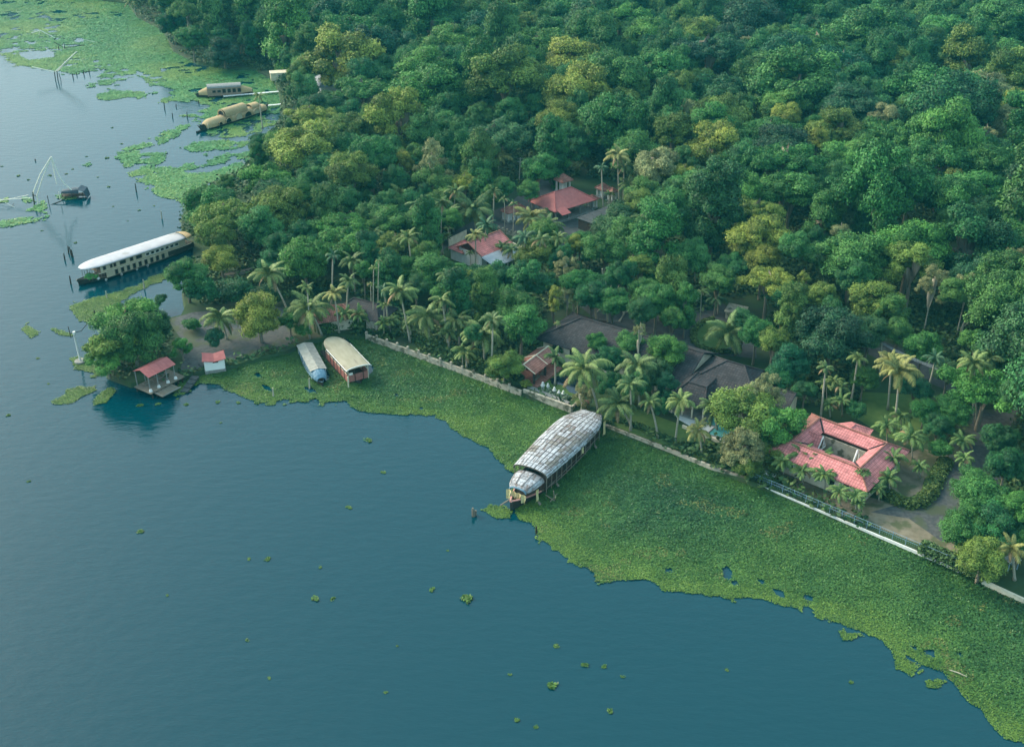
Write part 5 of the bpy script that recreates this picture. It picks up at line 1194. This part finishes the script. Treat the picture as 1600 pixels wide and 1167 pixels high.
mb = MB(); mb.tube([(-13.4, .5, 1.5), (-14.9, 1.0, 1.2)], .12, 6); mb.tube([(-13.8, 0, .6), (-13.8, 0, 1.9)], .14, 6); mb.build('bow_post', wood, B1)

# 2 white roofed two deck houseboat
(c, L, ang) = boat_axis((121, 416), (291, 361), 4.0)
B2 = thing('houseboat', (c[0] + .2, c[1] + .2, 0), ang, 'long two deck houseboat under a smooth white canvas roof with green plants at its bow', 'houseboat')
hl = L / 2
hull(B2, L + 1.6, 4.4, .55, .75, 3.0); gunwale(B2, L + 1.6, 4.5, .55, .75, 3.0, wood, .06)
def w2(x, Wm=2.2, full=.0):
    t = (x + hl) / (2 * hl); return Wm * min(1, max(.02, math.sin(math.pi * min(.5, max(0, t) * 2.6 + .012)) ** .42)) * (1 if t < .85 else 1 - (t - .85) ** 2 * 9)
st = [(-hl + L * (i / 40) , w2(-hl + L * i / 40, 2.35), 3.35, 3.35 + .42 * (w2(-hl + L * i / 40, 1))) for i in range(41)]
roof_shell(B2, [s_ for s_ in st if s_[0] < hl - 1.6], canvas, 'roof', 12, .09, .75, True)
roof_shell(B2, [(hl - 1.7, w2(hl - 1.7, 2.4), 3.3, 3.85), (hl - .8, w2(hl - .8, 2.3), 3.25, 3.75), (hl - .05, w2(hl, 1.9), 3.2, 3.6)], thatch, 'stern_roof', 10, .1, .75)
def deckwall(root, z0, z1, x0, x1, Wm, mat, n=24, name='deck_wall', wf=None):
    wf = wf or w2
    for s in (-1, 1):
        rows = [[(x0 + (x1 - x0) * i / n, s * wf(x0 + (x1 - x0) * i / n, Wm), z) for z in (z0, z1)] + [(x0 + (x1 - x0) * i / n, s * (wf(x0 + (x1 - x0) * i / n, Wm) - .08), z) for z in (z1, z0)] for i in range(n + 1)]
        mb = MB(); mb.loft([r[::s] for r in rows], close=True); mb.build(name, mat, root)
deckwall(B2, .55, 1.85, -hl + 4.4, hl - 6.5, 2.05, mat_wall); deckwall(B2, 1.95, 3.35, -hl + 3.4, hl - 2, 2.0, mat_wall)
deckwall(B2, .55, 1.75, hl - 6.6, hl + .2, 1.9, darkwood, name='engine_housing')
deckwall(B2, 1.84, 1.96, -hl + 2.8, hl - .6, 2.25, cream, name='deck_edge')
mb = MB(); xs = [-hl + 3.0 + (L - 3.4) * i / 20 for i in range(21)]; mb.loft([[(x, -w2(x, 2.2), 1.88), (x, w2(x, 2.2), 1.88), (x, w2(x, 2.2), 1.84), (x, -w2(x, 2.2), 1.84)] for x in xs], close=True); mb.build('upper_deck', wood, B2)
for s in (-1, 1):
    for k in range(9):
        x = -hl + 6.6 + k * 1.35; win(B2, x, s * (w2(x, 2.05) + .03), 1.2, .55, .95, s * math.pi / 2, wood)
    for k, (x, ww) in enumerate(((-hl + 4.2, .5), (-hl + 5.7, .4), (-hl + 6.5, .4), (-hl + 8.3, 1.2), (-hl + 10.3, .6), (-hl + 12, 1.2))): win(B2, x, s * (w2(x, 2.0) + .03), 2.75, ww, .62, s * math.pi / 2, wood)
    for k in range(7):
        x = -hl + 14.0 + k * 1.15; win(B2, x, s * (w2(x, 2.0) + .05), 2.72, .75, .55, s * math.pi / 2, white)
    for x in (-hl + 4, -hl + 7.5, -hl + 11, -hl + 13.5):
        mb = MB(); pts = [(x + .2 * math.cos(a), s * (w2(x, 2.2) + .06), .35 + .2 * math.sin(a)) for a in [i * math.pi / 5 for i in range(11)]]; mb.tube(pts, .06, 5, cap=False); mb.build('tyre_fender', white if x < 5 else tyrem, B2)
for k in range(6):
    x = -hl + 1.0 + k * .6
    for s in (-1, 1): mb = MB(); mb.tube([(x, s * w2(x, 1.9), .7), (x, s * w2(x, 1.9), 3.4)], .05, 5); mb.build('post', wood, B2)
mb = MB(); mb.tube([(-hl - .2, 0, .4), (-hl - .8, 0, 1.0), (-hl - 1.0, 0, 1.3)], [.35, .25, .12], 7); mb.build('prow', hullm, B2)
o = inst('bow_plants', CROWNS['b'][0], B2, (-hl + 1.0, -1.3, 1.7), (0, 0, 0), (1.1, .9, .9)); o.color = (.10, .34, .08, 1)
o = inst('bow_plants', CROWNS['b'][1], B2, (-hl + 2.3, -1.6, 1.4), (0, 0, 0), (.7, .7, .65)); o.color = (.10, .34, .08, 1)
mb = MB(); mb.tube([(-hl + 2.4, -1.9, .8), (-hl + 2.6, -1.9, 1.0), (-hl + 2.9, -1.8, .9)], [.2, .3, .2], 8); mb.build('white_cushion', white, B2)

# 3 thatched houseboat with arches
(c, L, ang) = boat_axis((318, 196), (411, 167), 1.5)
B3 = thing('houseboat', (c[0], c[1] + .4, 0), ang, 'cream thatched houseboat with arched windows and raised middle vault on the weed meadow', 'houseboat')
hull(B3, L + 3, 4.2, .6, 1.3, 3); hl = L / 2
def vault(root, x0, x1, w, e, c, name='vault', taper0=1, taper1=1, n=12):
    st = []
    for i in range(n + 1):
        t = i / n; f = 1 - (1 - taper0) * max(0, 1 - t / .25) ** 2 - (1 - taper1) * max(0, (t - .75) / .25) ** 2
        st.append((x0 + (x1 - x0) * t, w * f, e, e + (c - e) * f))
    return roof_shell(root, st, thatch, name, 10, .14, .7)
vault(B3, -hl, -hl + 9, 1.95, .7, 2.7, taper0=.55); vault(B3, -hl + 8.6, hl - 7, 2.1, .7, 2.9); vault(B3, hl - 7.4, hl - 2.4, 1.95, .7, 2.7); vault(B3, hl - 2.6, hl + .6, 1.7, .8, 2.2, taper1=.35)
vault(B3, -hl + 6.8, hl - 7.6, 1.75, 2.4, 4.3, 'upper_vault'); vault(B3, hl - 5.6, hl - 2.6, 1.5, 2.3, 3.4, 'upper_vault')
def arch_window(root, x, y, z, w, h, ang_, mat, name='arch_window'):
    n = 9; pts = [(math.cos(math.pi * i / n) * w / 2, 0, math.sin(math.pi * i / n) * h) for i in range(n + 1)]
    mb = MB(); mb.loft([[(p[0], -.14, p[2]) for p in pts], [(p[0], .5, p[2]) for p in pts]], close=True); o = mb.build(name, mat, root, loc=(x, y, z), rot=(0, 0, ang_))
    mb = MB(); mb.tube([(p[0] * 1.08, -.16, p[2] * 1.08) for p in pts], .12, 5); mb.build('arch_rim', thatch, o); return o
for x, w, h, m_ in ((-hl + 4.2, 1.4, .8, shade), (-hl + 7.2, 2.0, 1.2, shade), (-hl + 11.2, 2.4, 1.6, mat_wall), (-hl + 14.6, 2.6, 1.3, shade), (hl - 4.6, 2.4, 1.3, mat_wall)):
    arch_window(B3, x, -2.05, .85, w, h, 0, m_); arch_window(B3, x, 2.05, .85, w, h, math.pi, m_)
arch_window(B3, -hl + 6.75, 0, 2.75, 2.4, 1.2, -math.pi / 2, shade)
arch_window(B3, hl - 7.5, 0, 2.65, 2.4, 1.3, math.pi / 2, shade)
mb = MB(); mb.tube([(-hl + .3, -1.2, .4), (-hl + .4, -1.3, 1.9)], .1, 6); mb.build('post', cream, B3)
mb = MB(); mb.tube([(-hl - 1.3, 0, .8), (-hl - 2.2, 0, 1.9)], [.25, .12], 6); mb.tube([(hl + 1.3, 0, .8), (hl + 2.0, 0, 2.1)], [.25, .12], 6); mb.build('prow', hullm, B3)

# 4 grey roofed thatched houseboat behind it
(c, L, ang) = boat_axis((312, 148), (389, 143), 1.0)
B4 = thing('houseboat', (c[0], c[1] + .6, 0), ang, 'brown walled houseboat with a flat grey roof and thatched cone ends', 'houseboat')
hull(B4, L + 2.2, 3.8, .55, .9, 3); hl = L / 2
greyroof = M('grey_roof', (.22, .22, .22), (.30, .30, .29), scale=2, rough=.8)
st = [(-hl + 2.2 + (L - 4.6) * i / 8, 1.9, 2.9, 3.7) for i in range(9)]; roof_shell(B4, st, greyroof, 'roof', 6, .1, .8)
brown = M('brown_mat_wall', (.28, .19, .14), (.38, .27, .2), scale=4, rough=.9)
deckwall(B4, .5, 2.95, -hl + 2.2, hl - 2.4, 1.75, brown, wf=lambda x, w: w)
for k in range(6): win(B4, -hl + 4.2 + k * 1.5, -1.80, 1.9, .9, 1.1 if k > 1 else .6, -math.pi / 2, wood)
for x0, x1, sg in ((-hl - .4, -hl + 2.4, 0), (hl - 2.6, hl + .9, 1)):
    st = []
    for i in range(7):
        t = i / 6; f = (.45 + .55 * t) if not sg else (1 - .6 * t); st.append((x0 + (x1 - x0) * t, 1.75 * f, .9, .9 + 2.1 * f))
    roof_shell(B4, st, thatch, 'thatched_end', 10, .12, .75)
mb = MB(); mb.tube([(-hl - .9, 0, .6), (-hl - 1.6, 0, 1.3)], [.22, .12], 6); mb.build('prow', hullm, B4)

# 5 small grey roofed boat and 6 big tan roofed boat
(c, L, ang) = boat_axis((499, 584), (476, 541), 1.6)
B5 = thing('moored_boat', (c[0], c[1], 0), ang, 'narrow moored boat with a pale ribbed roof and blue tarpaulin bow', 'boat')
L += 1.5; hl = L / 2
hull(B5, L + 2.4, 2.7, .5, .5, 3); gunwale(B5, L + 2.4, 2.75, .5, .5, 3, blue_tarp, .05)
for j in range(14):
    x0, x1 = -hl + 1.2 + (L - 2.0) * j / 14, -hl + 1.2 + (L - 2.0) * (j + 1) / 14 - .03
    for s in (-1, 1):
        mb = MB(); dz = .012 * (j % 2); f = [(x0, s * 1.45, 2.1 + dz), (x1, s * 1.45, 2.1 + dz), (x1, 0, 2.42 + dz), (x0, 0, 2.42 + dz)]; mb.slab(f if s < 0 else f[::-1], .05)
        mb.build('roof_sheet', M('ribbed_roof', (.29, .28, .24), (.36, .35, .31), scale=2, rough=.7) if s > 0 else M('ribbed_roof_dark', (.22, .215, .20), (.30, .29, .26), scale=2, rough=.7), B5)  # one slope takes the lighter sheet tone, the other the darker
for s in (-1, 1):
    for k in range(6): x = -hl + 1.4 + k * (L - 2.4) / 5; mb = MB(); mb.tube([(x, s * 1.25, .5), (x, s * 1.25, 2.15)], .05, 5); mb.build('post', white, B5)
    mb = MB(); mb.box(0, s * 1.2, 1.0, L - 2.4, .06, .9); mb.build('side_panel', blue_tarp, B5)
st = [(-hl - .5, .75, .9, 1.5), (-hl + .0, 1.05, 1.0, 1.9), (-hl + .7, 1.25, 1.1, 2.2), (-hl + 1.4, 1.35, 1.2, 2.35)]; roof_shell(B5, st, blue_tarp, 'bow_tarp', 8, .06, .7)
st = [(hl - 1.0, 1.3, 1.3, 2.25), (hl - .2, 1.1, 1.0, 1.9), (hl + .4, .7, .9, 1.5)]; roof_shell(B5, st, blue_tarp, 'stern_tarp', 8, .06, .7)
(c, L, ang) = boat_axis((559, 574), (517, 529), 3.0)
B6 = thing('moored_boat', (c[0], c[1], 0), ang, 'broad moored boat with a plain tan arched roof and red sides', 'boat')
hl = L / 2 + .5; L = 2 * hl
hull(B6, L + .6, 4.2, .5, .2, 3, stern=.96)
def w6(x): t = (x + hl) / L; return 2.2 if t < .7 else 2.2 * math.sqrt(max(.02, 1 - ((t - .7) / .31) ** 2))
tanroof = M('tan_roof', (.30, .27, .19), (.38, .34, .25), scale=.7, rough=.75, detail=8, c3=(.23, .20, .15), s3=.35, t3=.6, stretch=(.6, 2, 1))
roof_shell(B6, [(-hl + L * i / 30, w6(-hl + L * i / 30), 3.0, 3.0 + .3 * w6(-hl + L * i / 30) / 2.2) for i in range(31)], tanroof, 'roof', 10, .1, .9, True)
for s in (-1, 1): mb = MB(); mb.tube([(-hl + L * i / 20, s * w6(-hl + L * i / 20), 3.0) for i in range(15)], .07, 5); mb.build('roof_edge', white, B6)
mb = MB(); mb.tube(arch_sec(-hl - .02, 2.25, 3.0, 3.5, 8, .9), .08, 5); mb.build('roof_edge', white, B6)
for s in (-1, 1): mb = MB(); mb.box(-.8, s * 1.85, 1.2, L - 3.5, .07, 1.4); mb.build('side_panel', redwood, B6); mb = MB(); mb.box(-.8, s * 1.9, 2.0, L - 3.5, .07, .12); mb.build('hand_rail', cream, B6)
mb = MB(); mb.box(-hl + .6, 0, 1.2, .08, 3.6, 1.3); mb.build('front_panel', redwood, B6)
for y in (-1.8, -.9, .6, 1.8): mb = MB(); mb.tube([(-hl + .5, y, .5), (-hl + .5, y, 3.1)], .07, 5); mb.build('post', cream if abs(y) > 1 else darkwood, B6)
for k in range(7): x = -hl + 2 + k * 1.6; [MB().tube([(x, s * 1.98, .5), (x, s * 1.98, 3.1)], .06, 5).build('post', wood, B6) for s in (-1, 1)]
mb = MB(); mb.tube([(-hl - .3, 2.2, -.6), (-hl - .3, 2.2, 2.2)], .12, 6); mb.build('mooring_pole', cream, B6)
box_part(B6, 'white_box', white, -hl + .45, 1.3, 2.1, .12, .6, .4)

# 7 upturned boat and small canoe
o = thing('upturned_boat', U(372, 428, .8)[:2] + (GZ,), math.radians(32), 'upturned brown boat lying under the trees', 'boat')
mb = MB(); mb.loft([[(x * 3.6, -w, .1), (x * 3.6, -w * .7, .5), (x * 3.6, 0, .75), (x * 3.6, w * .7, .5), (x * 3.6, w, .1)] for x, w in ((-1, .05), (-.8, .6), (-.4, 1.0), (0, 1.1), (.4, 1.0), (.8, .6), (1, .05))]); mb.build('hull', wood, o)
mb = MB(); mb.tube([(-3.6, 0, .2), (-2.9, 0, .66), (0, 0, .8), (2.9, 0, .66), (3.6, 0, .2)], .07, 5); mb.build('keel', darkwood, o)
o = thing('canoe', U(317, 204, 0)[:2] + (0,), math.radians(70), 'dark canoe lying off the thatched houseboat bow', 'boat')
hull(o, 6.5, .9, .3, .4, 2.2); MB().box(0, 0, .26, .15, .8, .05).build('thwart', wood, o)

# ------------------------------------------------------------------ jetties, stakes, nets, poles
def jetty(a, b, wd, label):
    (c, L, ang) = seg(a, b, .6); r = thing('jetty', (c[0], c[1], 0), ang, label, 'jetty'); n_ = int(L / 1.2)
    for k in range(n_): box_part(r, 'plank', paving, -L / 2 + (k + .5) * L / n_, 0, .62 + .02 * (k % 2), L / n_ - .06, wd, .1)
    for k in range(0, n_, 3):
        mb = MB(); mb.tube([(-L / 2 + k * L / n_, wd / 2, -.6), (-L / 2 + k * L / n_, wd / 2, .58)], .1, 5); mb.build('pile', wood, r)
    return r
jetty((349, 151), (440, 143), 1.1, 'long thin white jetty reaching the grey roofed houseboat')
jetty((410, 166), (441, 163), 1.0, 'short white jetty behind the thatched houseboat')
STK = [(99.5, 396, 101, 406), (108, 386, 112, 400), (106, 384, 107, 396), (111, 390, 114, 402), (108.5, 431, 110.5, 444), (165, 455, 167, 466), (223.5, 437, 225.5, 452), (251.5, 330, 252.7, 342), (483, 591, 483.5, 607), (426, 606, 427, 620), (838, 822, 838, 834), (256, 160, 257, 170), (269, 177, 269.5, 184), (275, 163, 275, 168), (292, 175, 292.5, 184),
  (310, 157, 310.5, 162), (113, 115, 114, 122), (119, 113, 120, 118), (130, 110, 131, 117), (139, 108, 139.5, 115), (211, 287, 213, 300), (197, 478, 198, 490), (55, 250, 55, 252), (147, 485, 148, 492), (91, 72, 92, 78), (100, 70, 101, 77)]
for k, (x0, y0, x1, y1) in enumerate(STK):
    Bp = U(x1, y1, 0); T = on_plane_y(x0, y0, Bp[1]); lab = None
    r = MB(); hgt = max(.6, T[2]); r.tube([(0, 0, -.8), ((T[0] - Bp[0]) * .5, .05, hgt * .5), (T[0] - Bp[0], 0, hgt)], [.17, .14, .10], 6)
    o = r.build('wooden_stake', palebark if k in (6, 8, 9, 5, 7) else darkwood, None); o.location = Bp
    queue_label(o, 'pale wooden stake standing in the water' if k in (6, 8, 9, 5, 7) else 'dark wooden stake standing in the water', 'stake', x1, y1)
o = thing('mooring_stump', U(740, 806, 0)[:2] + (0,), .3, 'rotten double mooring stump left of the patched houseboat bow', 'stake')
MB().tube([(0, 0, -.6), (-.05, 0, 1.0), (-.1, 0, 1.4)], [.28, .24, .12], 7).build('post', wood, o); MB().tube([(.32, .1, -.6), (.35, .1, .8)], [.2, .13], 6).build('side_post', wood, o)
o = thing('driftwood', U(1497, 1052, .3)[:2] + (.35,), -.6, 'bare pale stick lying on the plant carpet', 'stick'); MB().tube([(-1, 0, 0), (0, .05, .05), (1, 0, .02)], [.05, .07, .03], 5).build('stick', palebark, o)
# lamp pole on its round base in the water
bp_ = U(126, 566, 0); tp = on_plane_y(115, 521, bp_[1])
o = thing('water_pole', (bp_[0], bp_[1], 0), 0, 'pale navigation pole with cross arm on a round stone base in the water', 'pole')
MB().tube([(0, 0, -.5), (0, 0, .35), (0, 0, .4)], [1.0, 1.0, .8], 12).build('stone_base', stone, o)
dx, dz = tp[0] - bp_[0], tp[2]
MB().tube([(0, 0, .3), (dx * .5, 0, dz * .5), (dx, 0, dz)], [.17, .14, .11], 7).build('mast', white, o)
MB().tube([(dx - .5, -.2, dz + .1), (dx + 1.3, .3, dz + .35), (dx + 2.4, .6, dz + 1.5)], .06, 5).build('cross_arm', darkwood, o)
MB().tube([(dx - .6, 0, dz - .9), (dx - .7, 0, dz + 1.3)], .07, 5).build('cross_arm', darkwood, o); MB().tube([(dx + .1, 0, dz - .1), (dx + .1, 0, dz + .35)], [.3, .25], 8).build('lamp', white, o)
# fishing nets on poles
def net(parts, base, label, shed=None):
    Bb = U(*base, 0); r = thing('fishing_net_rig', (Bb[0], Bb[1], 0), 0, label, 'fishing rig')
    for (nm, pts, rad, mt) in parts:
        q = [];
        for (px, py, dy) in pts: p = on_plane_y(px, py, Bb[1] + dy); q.append((p[0] - Bb[0], dy, max(-.5, p[2])))
        MB().tube(q, rad, 5).build(nm, mt, r)
    return r
bam = M('bamboo', (.75, .72, .60), (.85, .82, .70), scale=3, rough=.7)
r = net([('lift_pole', [(51, 303, 0), (63, 272, 0), (80, 245, 0)], .14, bam), ('lift_pole', [(57, 308, 0), (66, 280, 0), (80, 245, 0)], .14, bam), ('lift_pole', [(80, 245, 0), (92, 274, 0), (101, 288, 0), (112, 297, 0)], .14, bam), ('lift_pole', [(80, 245, 0), (86, 276, 0), (89, 288, 0)], .12, bam),
  ('pivot_beam', [(50, 303, 0), (58, 308, 0)], .12, wood), ('net_arm', [(51, 309, 0), (25, 311, 0), (-5, 313, 0)], .07, bam), ('net_arm', [(44, 305, 1), (20, 310, 1), (-6, 315, 1)], .06, bam), ('net_arm', [(8, 317, -1), (31, 328, -2)], .06, bam), ('net_arm', [(22, 318, 0), (14, 337, -3)], .05, darkwood),
  ('support_post', [(51, 300, 0), (54, 321, 0)], .16, darkwood), ('support_post', [(58, 307, 0), (60, 320, 0)], .15, bam), ('support_post', [(74, 306, 0), (78, 326, 0)], .09, darkwood), ('walk_beam', [(66, 324, -.5), (78, 321, 0), (94, 315, 1), (104, 310, 2)], .14, darkwood), ('support_post', [(92, 300, 1), (94, 313, 1)], .08, bam)], (56, 320), 'tall four legged bamboo fishing net rig with its tarp shelter')
hx = U(118, 308, 0); sh = thing('tarp_shelter', (hx[0], hx[1], 0), .1, 'dark tarp covered shelter at the foot of the tall net rig', 'shelter')
wv = M('dark_tarp', (.035, .055, .08), (.06, .085, .11), scale=2, rough=.6, bump=.4)
roof_shell(sh, [(-2.8, .9, 1.3, 1.9), (-1, 1.1, 1.3, 2.2), (1.2, 1.2, 1.2, 2.4)], wv, 'roof', 8, .06, .8)
MB().slab([(1.2, -1.5, 2.3), (2.6, -1.6, 1.9), (2.9, .9, 2.1), (1.5, 1.1, 2.6)], .08).build('side_tarp', wv, sh); MB().slab([(2.4, -1.7, 1.95), (3.1, -1.6, .2), (3.3, .9, .3), (2.9, .9, 2.1)], .08).build('side_tarp', wv, sh)
for j in range(6): box_part(sh, 'floor_plank', darkwood, -2.6 + j * .95, 0, .6, .9, 2.2, .1)
for x in (-2.8, -.5, 2): [MB().tube([(x, y, -.6), (x, y, 1.5)], .08, 5).build('post', darkwood, sh) for y in (-.9, .9)]
net([('lift_pole', [(86, 113, 0), (120, 81, 0)], .18, bam), ('lift_pole', [(88, 114, .5), (103, 98, .5), (120, 81, 0)], .15, bam), ('net_arm', [(86, 113, 0), (68, 109, 0), (50, 105, 0)], .15, bam), ('support_post', [(85, 112, 0), (87, 127, 0)], .16, darkwood), ('support_post', [(89, 112, 0), (91, 128, 0)], .16, darkwood), ('support_post', [(92, 115, .5), (95, 125, .5)], .12, darkwood), ('guy_line', [(120, 81, 0), (137, 112, 0)], .02, bam)], (88, 126), 'far fishing rig with two long poles raised to the right')
net([('net_arm', [(49, 52, 0), (63, 48, 0), (86, 60, 0)], .17, bam), ('support_post', [(62, 48, 0), (61, 55, 0)], .1, bam), ('walk_beam', [(84, 66, 0), (100, 75, 0), (132, 71, 0)], .12, darkwood), ('walk_beam', [(130, 62, 0), (148, 66, 0)], .1, bam), ('support_post', [(99, 69, 0), (100, 78, 0)], .12, bam)], (100, 78), 'collapsed far fishing rig lying in the weed meadow')
# utility poles
def upole(px, py, bx, by, label):
    Bb = U(bx, by, GZ); T = on_plane_y(px, py, Bb[1]); r = thing('utility_pole', Bb, 0, label, 'utility pole'); h = T[2] - GZ
    MB().tube([(0, 0, 0), (T[0] - Bb[0], 0, h)], [.16, .11], 7).build('mast', palebark, r)
    for dz in (.15, 1.0): MB().box(T[0] - Bb[0], 0, h - dz, 1.5, .1, .1).build('cross_arm', stone, r)
    return r, T
upole(813, 247, 811, 286, 'pale utility pole in the shadow behind the lane')
upole(951, 311, 950, 325, 'short white lamp post right of the squat kiosk')
_, T1 = upole(1378, 536, 1374, 588, 'utility pole at the left end of the overhead wires'); _, T2 = upole(1522, 590, 1520, 650, 'utility pole at the right end of the overhead wires')
for k in range(3):
    o = thing('overhead_wire', T1, 0, ['front', 'middle', 'rear'][k] + ' overhead wire sagging across the dark lane', 'wire'); d = Vector(T2) - Vector(T1)
    MB().tube([tuple(d * (i / 10) + Vector((0, (k - 1) * .5, -.8 * math.sin(math.pi * i / 10)))) for i in range(11)], .03, 4).build('wire', M('wire', (.25, .3, .33), rough=.5), o)
# snags and pale trunks behind the villa
for k, (x0, y0, x1, y1) in enumerate([(946, 441, 950, 503), (941, 420, 944, 470), (968, 462, 975, 490), (980, 480, 968, 502), (896, 470, 897, 505), (858, 540, 856, 548), (1508, 500, 1500, 525), (930, 480, 932, 500), (960, 440, 961, 480)]):
    Bb = U(x1, y1, GZ); T = on_plane_y(x0, y0, Bb[1]); o = thing('bare_trunk', Bb, 0); MB().tube([(0, 0, 0), ((T[0] - Bb[0]) * .6, .2, (T[2] - GZ) * .5), (T[0] - Bb[0], 0, T[2] - GZ)], [.25, .2, .12], 6).build('trunk', palebark, o)
    MB().tube([((T[0] - Bb[0]) * .6, .2, (T[2] - GZ) * .5), ((T[0] - Bb[0]) + 1.1, .3, (T[2] - GZ) * .9)], [.1, .04], 5).build('branch', palebark, o)
    queue_label(o, 'bare pale tree trunk', 'tree trunk', x1, y1)
flush_labels()
